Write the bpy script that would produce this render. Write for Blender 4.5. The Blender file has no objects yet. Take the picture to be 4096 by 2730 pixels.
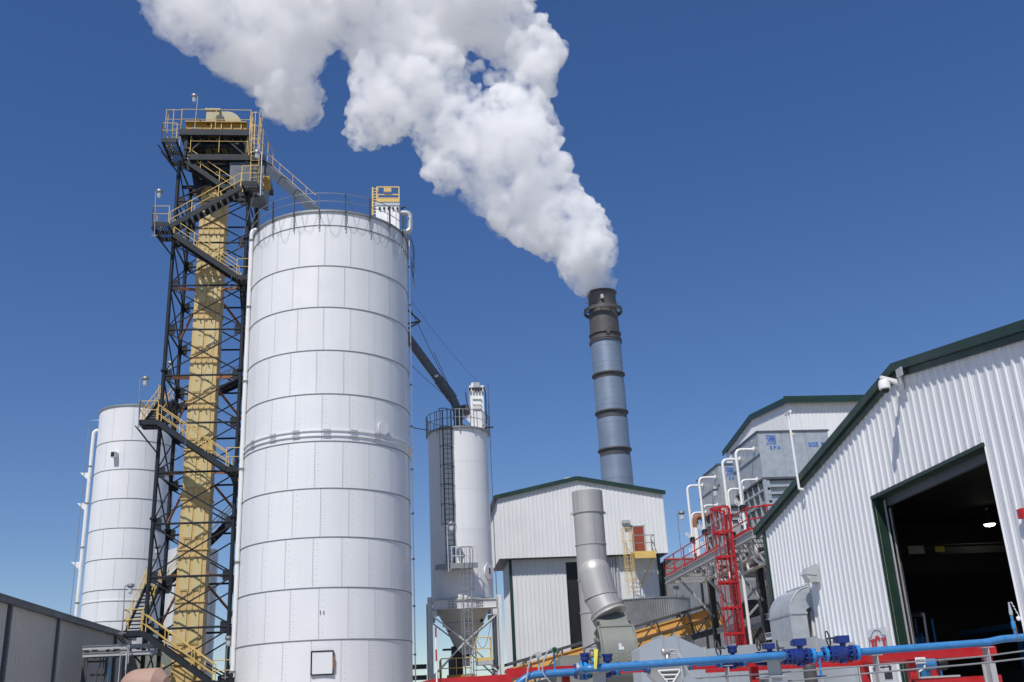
import bpy, math, random
from mathutils import Vector as V, Matrix, noise
random.seed(7)
R_ = math.radians
scene = bpy.context.scene
C = scene.collection
# ------------------------------------------------------------------ camera, sky, sun, exposure
PITCH, ROLL, YAW, EYE = R_(20.12), R_(-2.93), R_(6.5), V((0, 0, 1.7))
FPX, SRC = 4080.0, 4096 / 2353.0
_f0 = V((0, math.cos(PITCH), math.sin(PITCH))); _u0 = V((0, -math.sin(PITCH), math.cos(PITCH))); _r0 = V((1, 0, 0))
CR = _r0 * math.cos(ROLL) + _u0 * math.sin(ROLL); CU = _u0 * math.cos(ROLL) - _r0 * math.sin(ROLL)
_yz = Matrix.Rotation(-YAW, 3, 'Z')
CF, CR, CU = _yz @ _f0, _yz @ CR, _yz @ CU
cam_d = bpy.data.cameras.new('camera'); cam = bpy.data.objects.new('camera', cam_d); C.objects.link(cam)
m = Matrix.Identity(4)
for i, a in enumerate((CR, CU, -CF)):
    for j in range(3): m[j][i] = a[j]
m.translation = EYE; cam.matrix_world = m
cam_d.sensor_width = 36; cam_d.lens = FPX / 4096 * 36; cam_d.clip_start = .1; cam_d.clip_end = 6000
scene.camera = cam

SUN_HEAD, SUN_EL = R_(26.5), R_(53)       # heading the light travels to, elevation of the sun
w = bpy.data.worlds.new('World'); scene.world = w; w.use_nodes = True
nt = w.node_tree; bg = nt.nodes['Background']; bg.inputs['Strength'].default_value = .112
sky = nt.nodes.new('ShaderNodeTexSky'); sky.sky_type = 'NISHITA'; sky.sun_disc = False
sky.sun_elevation = SUN_EL; sky.sun_rotation = SUN_HEAD + math.pi
sky.altitude = 300; sky.air_density = .95; sky.dust_density = .0; sky.ozone_density = 3.1
hs = nt.nodes.new('ShaderNodeHueSaturation'); hs.inputs['Saturation'].default_value = 1.37; hs.inputs['Hue'].default_value = .515; hs.inputs['Value'].default_value = 1.22
gm = nt.nodes.new('ShaderNodeGamma'); gm.inputs['Gamma'].default_value = .79      # film-like response of the whole sky
nt.links.new(sky.outputs[0], gm.inputs[0]); nt.links.new(gm.outputs[0], hs.inputs['Color']); nt.links.new(hs.outputs[0], bg.inputs['Color'])
sd = bpy.data.lights.new('sun', 'SUN'); sd.energy = 4.0; sd.angle = R_(.53); sd.color = (1, .955, .89)
sun = bpy.data.objects.new('sun', sd); C.objects.link(sun)
ld = V((math.sin(SUN_HEAD) * math.cos(SUN_EL), math.cos(SUN_HEAD) * math.cos(SUN_EL), -math.sin(SUN_EL)))
sun.rotation_euler = ld.to_track_quat('-Z', 'Y').to_euler(); sun.location = (-30, -40, 80)
vs = scene.view_settings
vs.view_transform = 'Standard'; vs.look = 'None'; vs.exposure = 0; vs.gamma = 1; vs.use_curve_mapping = False
cy = scene.cycles
cy.max_bounces = 26; cy.volume_bounces = 24; cy.diffuse_bounces = 4; cy.glossy_bounces = 4
cy.use_denoising = True; cy.volume_max_steps = 256
try: cy.denoiser = 'OPENIMAGEDENOISE'
except Exception: pass

# ------------------------------------------------------------------ layout: a photograph point at a known distance becomes a place
def at(px, py, X=None, Y=None, Z=None):
    v = CF + CR * ((px * SRC - 2048) / FPX) + CU * ((1365 - py * SRC) / FPX)
    k = X / v.x if X is not None else Y / v.y if Y is not None else (Z - EYE.z) / v.z
    return EYE + v * k
def zm(sc, ox, oy):
    return lambda x, y, **k: at((ox + x / sc) / SRC, (oy + y / sc) / SRC, **k)
def on_cyl(px, py, c, r):
    v = CF + CR * ((px * SRC - 2048) / FPX) + CU * ((1365 - py * SRC) / FPX)
    a = v.x ** 2 + v.y ** 2; b = -(v.x * c[0] + v.y * c[1]); q = c[0] ** 2 + c[1] ** 2 - r * r
    dd = b * b - a * q; k = (-b - math.sqrt(max(dd, 0))) / a
    p = EYE + v * k
    return p, math.atan2(p.y - c[1], p.x - c[0])

# ------------------------------------------------------------------ materials
MATS = {}
def mat(name, col, rough=.5, metal=0., var=.1, scale=1.2, bump=0., bscale=30., streak=0., rust=0., tint=.03, spec=.5, dirt=(.35, .3, .25)):
    m = bpy.data.materials.new(name); m.use_nodes = True; n = m.node_tree.nodes; l = m.node_tree.links
    b = n['Principled BSDF']; b.inputs['Metallic'].default_value = metal; b.inputs['Specular IOR Level'].default_value = spec
    g = n.new('ShaderNodeNewGeometry')
    def nz(sc, det=4, vec=None, rg=.55):
        t = n.new('ShaderNodeTexNoise'); t.inputs['Scale'].default_value = sc; t.inputs['Detail'].default_value = det
        t.inputs['Roughness'].default_value = rg; l.new(vec or g.outputs['Position'], t.inputs['Vector']); return t.outputs['Fac']
    def ramp(src, a, b_, lo=0., hi=1.):
        r = n.new('ShaderNodeMapRange'); r.inputs[1].default_value = a; r.inputs[2].default_value = b_
        r.inputs[3].default_value = lo; r.inputs[4].default_value = hi; l.new(src, r.inputs[0]); return r.outputs[0]
    def mix(f, a, b_):
        x = n.new('ShaderNodeMix'); x.data_type = 'RGBA'
        for s, v_ in ((0, f), (6, a), (7, b_)):
            if isinstance(v_, (int, float)): x.inputs[s].default_value = v_
            elif isinstance(v_, tuple): x.inputs[s].default_value = (*v_, 1)
            else: l.new(v_, x.inputs[s])
        return x.outputs[2]
    col = tuple(col)
    c = mix(ramp(nz(scale), .3, .7), tuple(x * (1 - var) for x in col), tuple(min(x * (1 + var * .6), .9) for x in col))
    if tint:
        oi = n.new('ShaderNodeObjectInfo')
        c = mix(ramp(oi.outputs['Random'], 0, 1, 0, tint), c, tuple(x * .45 for x in col))
    if streak:
        mp = n.new('ShaderNodeMapping'); mp.inputs['Scale'].default_value = (2.2, 2.2, .09); l.new(g.outputs['Position'], mp.inputs[0])
        c = mix(ramp(nz(1.6, 5, mp.outputs[0], .65), .52, .8, 0, streak), c, tuple(dirt))
    if rust:
        mp = n.new('ShaderNodeMapping'); mp.inputs['Scale'].default_value = (1.5, 1.5, .5); l.new(g.outputs['Position'], mp.inputs[0])
        c = mix(ramp(nz(2.2, 7, mp.outputs[0], .7), .56, .7, 0, rust), c, (.16, .07, .03))
    l.new(c, b.inputs['Base Color'])
    k_ = .03 if metal > .3 else .09
    l.new(ramp(nz(scale * 2, 2), .3, .7, max(rough - k_, .03), min(rough + k_, 1)), b.inputs['Roughness'])
    if bump:
        bp = n.new('ShaderNodeBump'); bp.inputs['Strength'].default_value = bump; bp.inputs['Distance'].default_value = .02
        l.new(nz(bscale, 3), bp.inputs['Height']); l.new(bp.outputs[0], b.inputs['Normal'])
    MATS[name] = m; return m
M_SILO = mat('silo_paint', (.79, .795, .80), .38, var=.03, scale=.35, streak=.17, tint=.09, dirt=(.5, .47, .42))
M_SEAM = mat('seam_grey', (.20, .20, .21), .6)
M_HOOD = mat('hood_cream', (.44, .405, .26), .55, var=.1, streak=.3, rust=.1, dirt=(.3, .2, .08))
M_CLAD = mat('white_cladding', (.76, .77, .78), .36, var=.03, scale=.4, streak=.14, tint=.09, dirt=(.52, .5, .47))
M_CLADB = mat('old_cladding', (.72, .73, .73), .42, var=.04, scale=.4, streak=.16, tint=.06, dirt=(.42, .4, .37))
M_GREY = mat('grey_cladding', (.50, .49, .465), .5, var=.06, scale=.5, streak=.2)
M_CORR = mat('corrugated_zinc', (.30, .31, .32), .45, .45, var=.18, scale=1.5, streak=.4)
M_GREEN = mat('green_trim', (.014, .04, .028), .4, var=.15)
M_DGREY = mat('dark_roof', (.09, .105, .13), .5)
M_STEEL = mat('tower_steel', (.022, .028, .036), .55, var=.25, rust=.10, spec=.25)
M_RUST = mat('rust_brown', (.30, .13, .06), .8, var=.3, scale=4)
M_YEL = mat('casing_yellow', (.60, .43, .18), .5, var=.06, streak=.18, rust=.05, dirt=(.36, .22, .07))
M_YPALE = mat('panel_pale_yellow', (.60, .50, .25), .5, var=.08, streak=.2, dirt=(.4, .3, .12))
M_YRAIL = mat('rail_yellow', (.68, .48, .15), .5, var=.1)
M_GOLD = mat('gold_paint', (.40, .235, .03), .55, var=.2, rust=.3)
M_ORANGE = mat('conveyor_orange', (.72, .40, .11), .45, var=.1, streak=.25, dirt=(.3, .18, .08))
M_GALV = mat('galvanised', (.50, .53, .55), .42, .4, var=.14, scale=3.5, tint=.1, streak=.1)
M_DUCT = mat('galvanised_duct', (.52, .57, .62), .34, .6, var=.06, scale=2.)
M_SHEET = mat('bright_galvanised_sheet', (.56, .60, .64), .36, .6, var=.04, scale=.8)
M_STAIN = mat('stainless', (.50, .48, .455), .46, .35, var=.05, scale=.7, tint=.15, streak=.12, dirt=(.3, .28, .26))
M_STACK = mat('stack_cladding', (.28, .335, .41), .42, .5, var=.06, scale=.6, tint=.10, streak=.15, dirt=(.2, .2, .2))
M_STACKD = mat('stack_dark', (.095, .092, .09), .6, .2, var=.25, streak=.5, dirt=(.03, .03, .03))
M_RAILG = mat('rail_grey', (.30, .31, .32), .45, .4)
M_GPAINT = mat('grey_paint', (.42, .43, .44), .45, var=.07, streak=.1)
M_WSTEEL = mat('off_white_steel', (.62, .63, .62), .45, var=.06, streak=.18, rust=.10)
M_CONE = mat('hopper_primer', (.50, .48, .44), .55, var=.08, streak=.3, rust=.12)
M_WPIPE = mat('white_pipe', (.80, .80, .79), .35, var=.03)
M_SPOUT = mat('spout_grey_blue', (.085, .105, .135), .42, var=.18, rust=.18)
M_RED = mat('red_paint', (.47, .013, .018), .4, var=.18, scale=3, streak=.15, dirt=(.3, .12, .1))
M_RDOOR = mat('rusty_red_door', (.28, .06, .03), .5, var=.15)
M_BLUE = mat('blue_pipe', (.042, .205, .47), .36, var=.14, scale=6, streak=.25, dirt=(.25, .35, .45))
M_BLUE2 = mat('bright_blue_flange', (.03, .25, .60), .32, var=.08)
M_NAVY = mat('navy_valve', (.014, .035, .19), .35, var=.15)
M_NAVY2 = mat('navy_bolt', (.03, .075, .30), .3)
M_BLACK = mat('black_paint', (.012, .012, .013), .45)
M_DSTEEL = mat('dark_grey_steel', (.075, .076, .08), .5, var=.2)
M_FAN = mat('fan_grey_green', (.235, .245, .215), .42, var=.05, streak=.08)
M_TAN = mat('gasket_tan', (.55, .48, .40), .6)
M_DISH = mat('tan_dish', (.42, .27, .21), .6, var=.08)
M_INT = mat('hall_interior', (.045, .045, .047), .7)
M_CONC = mat('concrete', (.42, .41, .39), .85, var=.15, scale=.6, bump=.3, bscale=12)
M_GROUND = mat('gravel_ground', (.42, .385, .34), .95, var=.25, scale=.35, bump=.6, bscale=18)
M_CAP = mat('white_plastic', (.82, .82, .82), .3, var=.02)
M_YTAG = mat('yellow_tag', (.75, .70, .10), .5)
M_LBLUE = mat('logo_blue', (.04, .16, .60), .5, var=.05)
M_SRED = mat('sign_red', (.55, .035, .05), .45, var=.03)
M_SWHITE = mat('sign_white', (.74, .75, .77), .45, var=.02)
M_CABLE = mat('cable_grey', (.10, .10, .11), .6)
M_RIDGE = mat('meter_stainless', (.55, .54, .52), .32, .75, var=.05)
def glow(name, col, s):
    m = bpy.data.materials.new(name); m.use_nodes = True; b = m.node_tree.nodes['Principled BSDF']
    b.inputs['Emission Color'].default_value = (*col, 1); b.inputs['Emission Strength'].default_value = s; return m
M_LAMP = glow('lit_lamp', (1, .97, .85), 9)
def glass(name):
    m = bpy.data.materials.new(name); m.use_nodes = True; b = m.node_tree.nodes['Principled BSDF']
    b.inputs['Base Color'].default_value = (.85, .87, .88, 1); b.inputs['Roughness'].default_value = .12
    b.inputs['Transmission Weight'].default_value = .55; return m
M_GLOBE = glass('lamp_globe_glass')

# ------------------------------------------------------------------ mesh helpers
WL = {}
def wl(o): return WL.get(o.name, V((0, 0, 0))) if o else V((0, 0, 0))
def thing(name, label, cat, loc=(0, 0, 0), group=None, kind=None):
    o = bpy.data.objects.new(name, None); C.objects.link(o); o.location = loc; o.empty_display_size = .3
    tag(o, label, cat, group, kind); WL[o.name] = V(loc); return o
def tag(o, label=None, cat=None, group=None, kind=None):
    for k, v_ in (('label', label), ('category', cat), ('group', group), ('kind', kind)):
        if v_: o[k] = v_
    return o
class MB:
    def __init__(s): s.v = []; s.f = []
    def add(s, vs, fs):
        o = len(s.v); s.v += [V(p) for p in vs]; s.f += [tuple(i + o for i in f) for f in fs]; return s
    def hexa(s, a, b):   # two quads, each four points in the same order
        return s.add(list(a) + list(b), [(3, 2, 1, 0), (4, 5, 6, 7), (0, 1, 5, 4), (1, 2, 6, 5), (2, 3, 7, 6), (3, 0, 4, 7)])
    def bx(s, x0, x1, y0, y1, z0, z1):
        return s.hexa([(x0, y0, z0), (x1, y0, z0), (x1, y1, z0), (x0, y1, z0)], [(x0, y0, z1), (x1, y0, z1), (x1, y1, z1), (x0, y1, z1)])
    def beam(s, p, q, w, h=None, up=V((0, 0, 1))):
        p, q = V(p), V(q); h = h or w; d = (q - p).normalized()
        if abs(d.dot(up)) > .98: up = V((0, 1, 0))
        x = d.cross(up).normalized() * (w / 2); y = x.cross(d).normalized() * (h / 2)
        return s.hexa([p - x - y, p + x - y, p + x + y, p - x + y], [q - x - y, q + x - y, q + x + y, q - x + y])
    def hbeam(s, p, q, w, h, t=.03, up=V((0, 0, 1))):  # I section: web and two flanges
        p, q = V(p), V(q); d = (q - p).normalized()
        if abs(d.dot(up)) > .98: up = V((0, 1, 0))
        x = d.cross(up).normalized(); y = x.cross(d).normalized()
        s.beam(p + y * (h / 2 - t / 2), q + y * (h / 2 - t / 2), w, t, up); s.beam(p - y * (h / 2 - t / 2), q - y * (h / 2 - t / 2), w, t, up)
        return s.beam(p, q, t, h - 2 * t, up)
    def tube(s, pts, r, n=8, closed=False, cap=True):
        pts = [V(p) for p in pts]; N = len(pts); o = len(s.v); rs = r if isinstance(r, (list, tuple)) else [r] * N
        ref = None
        for i in range(N):
            if closed: a, b = pts[i - 1], pts[(i + 1) % N]
            else: a, b = pts[max(i - 1, 0)], pts[min(i + 1, N - 1)]
            t = (b - a).normalized()
            if ref is None: ref = V((0, 0, 1)) if abs(t.z) < .9 else V((1, 0, 0))
            x = (ref - t * ref.dot(t))
            if x.length < 1e-4: x = t.orthogonal()
            x.normalize(); ref = x; y = t.cross(x)
            k = 1.0
            if (closed or 0 < i < N - 1):
                e = (pts[i] - pts[i - 1]).normalized(); k = 1 / max(abs(e.dot(t)), .5)
            for j in range(n):
                an = 2 * math.pi * j / n; s.v.append(pts[i] + (x * math.cos(an) + y * math.sin(an)) * rs[i] * (k if k < 1.2 else 1.1))
        for i in range(N if closed else N - 1):
            i2 = (i + 1) % N
            for j in range(n):
                j2 = (j + 1) % n; s.f.append((o + i * n + j, o + i * n + j2, o + i2 * n + j2, o + i2 * n + j))
        if cap and not closed:
            s.f.append(tuple(o + j for j in range(n))[::-1]); s.f.append(tuple(o + (N - 1) * n + j for j in range(n)))
        return s
    def lathe(s, c, prof, n=32, ax=None, a0=0., a1=2 * math.pi, capb=False):  # prof of (radius, height)
        c = V(c); z = (ax or V((0, 0, 1))).normalized(); x = V((1, 0, 0)) if abs(z.x) < .9 else V((0, 1, 0))
        x = (x - z * x.dot(z)).normalized(); y = z.cross(x); o = len(s.v); full = abs(a1 - a0) > 6.28; m_ = n if full else n + 1
        for r, h in prof:
            for j in range(m_):
                a = a0 + (a1 - a0) * j / n; s.v.append(c + (x * math.cos(a) + y * math.sin(a)) * r + z * h)
        for i in range(len(prof) - 1):
            for j in range(n):
                j2 = (j + 1) % m_; s.f.append((o + i * m_ + j, o + i * m_ + j2, o + (i + 1) * m_ + j2, o + (i + 1) * m_ + j))
        if capb and full:
            s.f.append(tuple(o + j for j in range(n))[::-1]); s.f.append(tuple(o + (len(prof) - 1) * m_ + j for j in range(n)))
        return s
    def cyl(s, p, q, r, n=16): return s.tube([p, q], r, n)
    def prism(s, pts, ext):
        n = len(pts); ext = V(ext)
        return s.add([V(p) for p in pts] + [V(p) + ext for p in pts], [tuple(range(n))[::-1], tuple(range(n, 2 * n))] + [(i, (i + 1) % n, (i + 1) % n + n, i + n) for i in range(n)])
    def mesh(s, name, mt, off=V((0, 0, 0)), smooth=35):
        me = bpy.data.meshes.new(name); me.from_pydata([tuple(p - off) for p in s.v], [], s.f); me.materials.append(mt)
        if smooth:
            me.polygons.foreach_set('use_smooth', [True] * len(me.polygons)); me.set_sharp_from_angle(angle=R_(smooth))
        me.update(); return me
    def build(s, name, mt, parent=None, label=None, cat=None, group=None, kind=None, smooth=35, org=None):
        pw = wl(parent)
        if org is None:
            org = pw if parent else V([(min(p[i] for p in s.v) + max(p[i] for p in s.v)) / 2 if i < 2 else min(p[2] for p in s.v) for i in range(3)])
        org = V(org)
        o = bpy.data.objects.new(name, s.mesh(name, mt, org, smooth)); C.objects.link(o); o.parent = parent; o.location = org - pw
        WL[o.name] = org; tag(o, label, cat, group, kind); return o
def inst(name, me, parent, loc, rz=0., mt=None):
    o = bpy.data.objects.new(name, me); C.objects.link(o); o.parent = parent; o.location = V(loc) - wl(parent); o.rotation_euler = (0, 0, rz)
    WL[o.name] = V(loc); return o
def copy_tree(o, parent=None):
    c = o.copy(); C.objects.link(c); c.parent = parent
    for ch in o.children: copy_tree(ch, c)
    return c
def bend(pts, r, k=5):   # polyline with rounded corners
    pts = [V(p) for p in pts]; out = [pts[0]]
    for a, b, c in zip(pts, pts[1:], pts[2:]):
        d1 = (a - b); d2 = (c - b); rr = min(r, d1.length * .48, d2.length * .48); p = b + d1.normalized() * rr; q = b + d2.normalized() * rr
        for i in range(k + 1):
            t = i / k; out.append(p * (1 - t) ** 2 + b * 2 * t * (1 - t) + q * t * t)
    out.append(pts[-1]); return out
def sag(p, q, s, n=12):
    p, q = V(p), V(q); return [p.lerp(q, i / n) - V((0, 0, s * 4 * (i / n) * (1 - i / n))) for i in range(n + 1)]
def ring(c, r, z, n=40, a0=0., a1=2 * math.pi):
    k = n if a1 - a0 > 6.28 else n + 1
    return [V((c[0] + r * math.cos(a0 + (a1 - a0) * i / n), c[1] + r * math.sin(a0 + (a1 - a0) * i / n), z)) for i in range(k)]
def railing(mb, pts, h=1.07, r=.022, gap=1.4, mid=True, toe=0., ends=True):
    pts = [V(p) for p in pts]; up = V((0, 0, h))
    mb.tube([p + up for p in pts], r, 6)
    if mid: mb.tube([p + up * .52 for p in pts], r * .85, 6)
    for i, (a, b) in enumerate(zip(pts, pts[1:])):
        n = max(1, round((b - a).length / gap))
        for k in range(n + 1):
            if k == n and i < len(pts) - 2: continue
            p = a.lerp(b, k / n); mb.tube([p - V((0, 0, .02)), p + up], r, 6)
        if toe: mb.beam(a + V((0, 0, toe / 2)), b + V((0, 0, toe / 2)), .012, toe)
    return mb
def caged_ladder(parent, mt, base, top, u, n, w=.45, depth=.7, cage0=2.2, cage1=1.1, hoop=1.3, r=.022, straps=5, sw=.03):
    """ladder standing on base, rungs along u, cage bulging along n; separate parts"""
    base, top, u, n = V(base), V(top), V(u).normalized(), V(n).normalized(); H = (top - base).length; d = (top - base) / H
    rails = MB()
    for s in (-1, 1): rails.tube([base + u * s * w / 2, top + d * cage1 + u * s * w / 2], r * 1.25, 6)
    rails.build('ladder_rail', mt, parent)
    rg = MB().tube([-u * w / 2, u * w / 2], r * .7, 6).mesh('ladder_rung', mt)
    k = int(H / .305)
    for i in range(1, k + 1): inst('ladder_rung', rg, parent, base + d * (i * .305))
    if cage0 < H:
        def hp(c, flare=1.):
            return [c + u * (math.cos(a) * w * .8 * flare) + n * (math.sin(a) * depth * flare) for a in [math.pi * i / 10 for i in range(11)]]
        hm = MB()
        pts0 = hp(V((0, 0, 0)))
        for a, b in zip(pts0, pts0[1:]): hm.beam(a, b, .014, max(.045, sw), d)
        hme = hm.mesh('cage_hoop', mt, smooth=0)
        nh = max(2, round((H + cage1 - cage0) / hoop)); 
        for i in range(nh + 1): inst('cage_hoop', hme, parent, base + d * (cage0 + (H + cage1 - cage0) * i / nh))
        for i in range(straps):
            a = math.pi * (i + .5) / straps; o = u * (math.cos(a) * w * .8) + n * (math.sin(a) * depth)
            MB().beam(base + d * cage0 + o, base + d * (H + cage1) + o, sw, .012, n).build('cage_strap', mt, parent)
def pole_lamp(p, q, label, mt=None, arm=None, group='lamps on poles', size=.32):
    """slim pole from p to q with a jelly-jar lamp hung at the end of a short arm"""
    p, q = V(p), V(q); a = arm or V((size, 0, 0)); t = thing('pole_lamp', label, 'lamp', p, group)
    MB().tube(bend([p, q, q + a], .12, 3), .026, 6).build('pole', mt or M_RAILG, t)
    h = q + a
    MB().lathe(h, [(.02, .1), (size * .55, .07), (size * .62, -.05), (size * .4, -.12)], 14, capb=True).build('hood', M_RAILG, t)
    MB().lathe(h, [(size * .34, -.12), (size * .38, -.28), (size * .3, -.4), (.02, -.45)], 12).build('globe', M_GLOBE, t)
    MB().tube([p - V((.18, 0, -.1)), p + V((.18, 0, .1))], .03, 6).build('bracket', M_RAILG, t)
    return t
def rib_panel(parent, mt, p0, u, n, s0, s1, zb, zt, pitch=.305, rh=.031, name='wall_panel'):
    """one ribbed sheet from s0 to s1 along u, between zb(s) and zt(s)"""
    p0, u, n = V(p0), V(u), V(n); ss = [(s0, 0.)]
    k = math.floor(s0 / pitch + 1e-6)
    while k * pitch < s1:
        for ds, h in ((.075, 0.), (.10, rh), (.165, rh), (.19, 0.), (.225, 0), (.232, .006), (.245, .006), (.252, 0), (.30, 0.)):
            s = k * pitch + ds * pitch / .305
            if s0 + 1e-4 < s < s1 - 1e-4: ss.append((s, h))
        k += 1
    ss.append((s1, 0.)); vs_ = []; fs = []
    for s, h in ss:
        b = p0 + u * s + n * h; vs_ += [V((b.x, b.y, zb(s))), V((b.x, b.y, zt(s)))]
    flip = u.cross(V((0, 0, 1))).dot(n) < 0
    for i in range(len(ss) - 1):
        f = (2 * i, 2 * i + 2, 2 * i + 3, 2 * i + 1); fs.append(f[::-1] if flip else f)
    return MB().add(vs_, fs).build(name, mt, parent, smooth=0)
def clad(parent, mt, p0, u, n, L, zb, zt, holes=(), wpan=.915, pitch=.305, rh=.031):
    """a wall of ribbed sheets; holes are (s0, s1, z_bottom, z_top)"""
    fz = lambda z: z if callable(z) else (lambda s: z)
    zb, zt = fz(zb), fz(zt); cuts = {0., L}; s = wpan
    while s < L - .05: cuts.add(round(s, 4)); s += wpan
    for h in holes: cuts |= {h[0], h[1]}
    cuts = sorted(cuts)
    for a, b in zip(cuts, cuts[1:]):
        if b - a < .01: continue
        inside = [h for h in holes if h[0] - 1e-3 <= a and b <= h[1] + 1e-3]
        if inside:
            h = inside[0]
            if h[2] - zb(a) > .05: rib_panel(parent, mt, p0, u, n, a, b - .004, zb, lambda s: h[2], pitch, rh)
            if zt(a) - h[3] > .05: rib_panel(parent, mt, p0, u, n, a, b - .004, lambda s: h[3], zt, pitch, rh)
        else: rib_panel(parent, mt, p0, u, n, a, b - .004, zb, zt, pitch, rh)
GLY = {'S': [[(1, .8), (.8, 1), (.2, 1), (0, .8), (.15, .55), (.85, .45), (1, .2), (.8, 0), (.2, 0), (0, .2)]], 'P': [[(0, 0), (0, 1), (.8, 1), (1, .8), (1, .62), (.8, .45), (0, .45)]],
       'X': [[(0, 0), (1, 1)], [(0, 1), (1, 0)]], 'G': [[(1, .8), (.8, 1), (.2, 1), (0, .8), (0, .2), (.2, 0), (.8, 0), (1, .2), (1, .5), (.6, .5)]]}
def text_mesh(body, size, mt, bold=0., depth=.006):
    cu = bpy.data.curves.new('lettering', 'FONT'); cu.body = body; cu.size = size; cu.extrude = depth; cu.offset = bold; cu.align_x = 'CENTER'; cu.align_y = 'CENTER'; cu.resolution_u = 4
    o = bpy.data.objects.new('tmp', cu); C.objects.link(o); bpy.context.view_layer.update()
    me = bpy.data.meshes.new_from_object(o.evaluated_get(bpy.context.evaluated_depsgraph_get())); bpy.data.objects.remove(o); me.name = 'lettering'; me.materials.clear(); me.materials.append(mt); return me
def place(name, me, parent, loc, x, n, sx=1., sy=1.):
    """flat mesh in XY laid on a surface: its X along x, its Z along n"""
    x = V(x).normalized(); n = V(n).normalized(); y = n.cross(x); M = Matrix.Identity(4)
    for j in range(3): M[j][0], M[j][1], M[j][2] = x[j] * sx, y[j] * sy, n[j]
    M.translation = V(loc) - wl(parent)
    o = bpy.data.objects.new(name, me); C.objects.link(o); o.parent = parent; o.matrix_local = M; return o
# ------------------------------------------------------------------ ground
g = MB(); S_ = 900
g.add([(-S_, -300, 0), (S_, -300, 0), (S_, 2400, 0), (-S_, 2400, 0)], [(0, 1, 2, 3)]).build('ground', M_GROUND, kind='structure', smooth=0)
MB().add([(-9, 2, .004), (11.3, 2, .004), (11.3, 44, .004), (-9, 44, .004)], [(0, 1, 2, 3)]).build('concrete_yard', M_CONC, kind='structure', smooth=0)

# ------------------------------------------------------------------ panelled silos
def panel_mesh(name, R, da, h, mt, gap=.016, vg=.02, n=6):
    mb = MB(); a0 = gap / 2 / R; r0, r1 = R - .03, R; o = []
    for i in range(n + 1):
        a = a0 + (da - 2 * a0) * i / n; c, s = math.cos(a), math.sin(a)
        mb.v += [V((r0 * c, r0 * s, vg)), V((r1 * c, r1 * s, vg)), V((r1 * c, r1 * s, h - vg)), V((r0 * c, r0 * s, h - vg))]
    for i in range(n):
        k = 4 * i
        for a, b in ((0, 1), (1, 2), (2, 3)): mb.f.append((k + a, k + 4 + a, k + 4 + b, k + b))
    mb.f += [(0, 1, 2, 3), (4 * n + 3, 4 * n + 2, 4 * n + 1, 4 * n)]
    return mb.mesh(name, mt)
def silo(name, label, c, R, zs, npan, a0, stag, front=None):
    t = thing(name, label, 'silo', (*c, 0)); top = zs[-1]
    MB().lathe((*c, 0), [(R - .03, 0), (R - .03, top - .05), (.5, top - .02)], 96).build('seam_liner', M_SEAM, t)
    da = 2 * math.pi / npan; ms = {}
    for i, (z0, z1) in enumerate(zip(zs, zs[1:])):
        k = round(z1 - z0, 2)
        if k not in ms: ms[k] = panel_mesh('wall_panel', R, da, z1 - z0, M_SILO)
        for j in range(npan): inst('wall_panel', ms[k], t, (*c, z0), a0 + da * j + (stag if i % 2 else 0))
        if i: MB().lathe((*c, z0), [(R - .02, -.024), (R + .028, -.02), (R + .028, .016), (R - .02, .024)], 96).build('ring_flange', M_SEAM, t)
    MB().lathe((*c, top), [(R - .1, -.03), (R + .09, -.03), (R + .09, .09), (R - .1, .09), (R - .1, -.03)], 96).build('rim_angle', M_RAILG, t)
    MB().lathe((*c, top), [(R, .05), (.6, R * .2), (.6, R * .2 + .2), (.01, R * .2 + .2)], 64).build('roof', M_SILO, t)
    return t, da
BC, BR = (-4.2, 55.84), 4.5
BZ = [0, .64, 3.08, 5.52, 7.97, 10.42, 12.87, 15.31, 17.84, 20.25, 22.70, 25.13, 27.58, 28.43]
fa = math.atan2(-BC[1], -BC[0])       # bearing of the camera seen from the silo
big, BDA = silo('grain_silo', 'largest white panelled silo standing right of the yellow elevator tower', BC, BR, BZ, 20, fa - .148, .073)
# bolt columns beside the seams of the nearest plates
def bolt(mb, a, z, c, R, s=.017):
    u = V((-math.sin(a), math.cos(a), 0)) * s; n = V((math.cos(a), math.sin(a), 0)); p = V((c[0], c[1], z)) + n * (R - .004); k = V((0, 0, s))
    mb.add([p - u - k, p + u - k, p + u + k, p - u + k, p + n * .025], [(0, 1, 4), (1, 2, 4), (2, 3, 4), (3, 0, 4)])
bm = MB()
for i, (z0, z1) in enumerate(zip(BZ, BZ[1:])):
    if i < 1: continue
    for j in range(20):
        a = fa - .148 + BDA * j + (.073 if i % 2 else 0); dd = math.atan2(math.sin(a - fa), math.cos(a - fa))
        if abs(dd) > 1.75: continue
        n = int((z1 - z0) / .15)
        for k in range(1, n):
            z = z0 + (z1 - z0) * k / n; bolt(bm, a + .011, z, BC, BR)
            if i < 9 and k % 2 == 0: bolt(bm, a + .045, z, BC, BR, .021)
bm.build('bolt_heads', M_GPAINT, big, kind='stuff', smooth=0)
for z in (15.60, 15.87):
    MB().lathe((*BC, z), [(BR - .01, -.03), (BR + .07, -.03), (BR + .07, .03), (BR - .01, .03)], 96).build('stiffener_band', M_SILO, big)
cl = MB().bx(BR - .01, BR + .085, -.19, .19, -.055, .055).mesh('band_clip', M_GPAINT, smooth=0)
for px in (270, 395, 565, 715, 160, 845):
    p, a = on_cyl((900 + px / 1.3875) / SRC, (1600 + 190 / 1.3875) / SRC, BC, BR)
    for z in (15.60, 15.87): inst('band_clip', cl, big, (*BC, z), a)
p, a = on_cyl(878, 985, BC, BR); n_ = V((math.cos(a), math.sin(a), 0))
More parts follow.
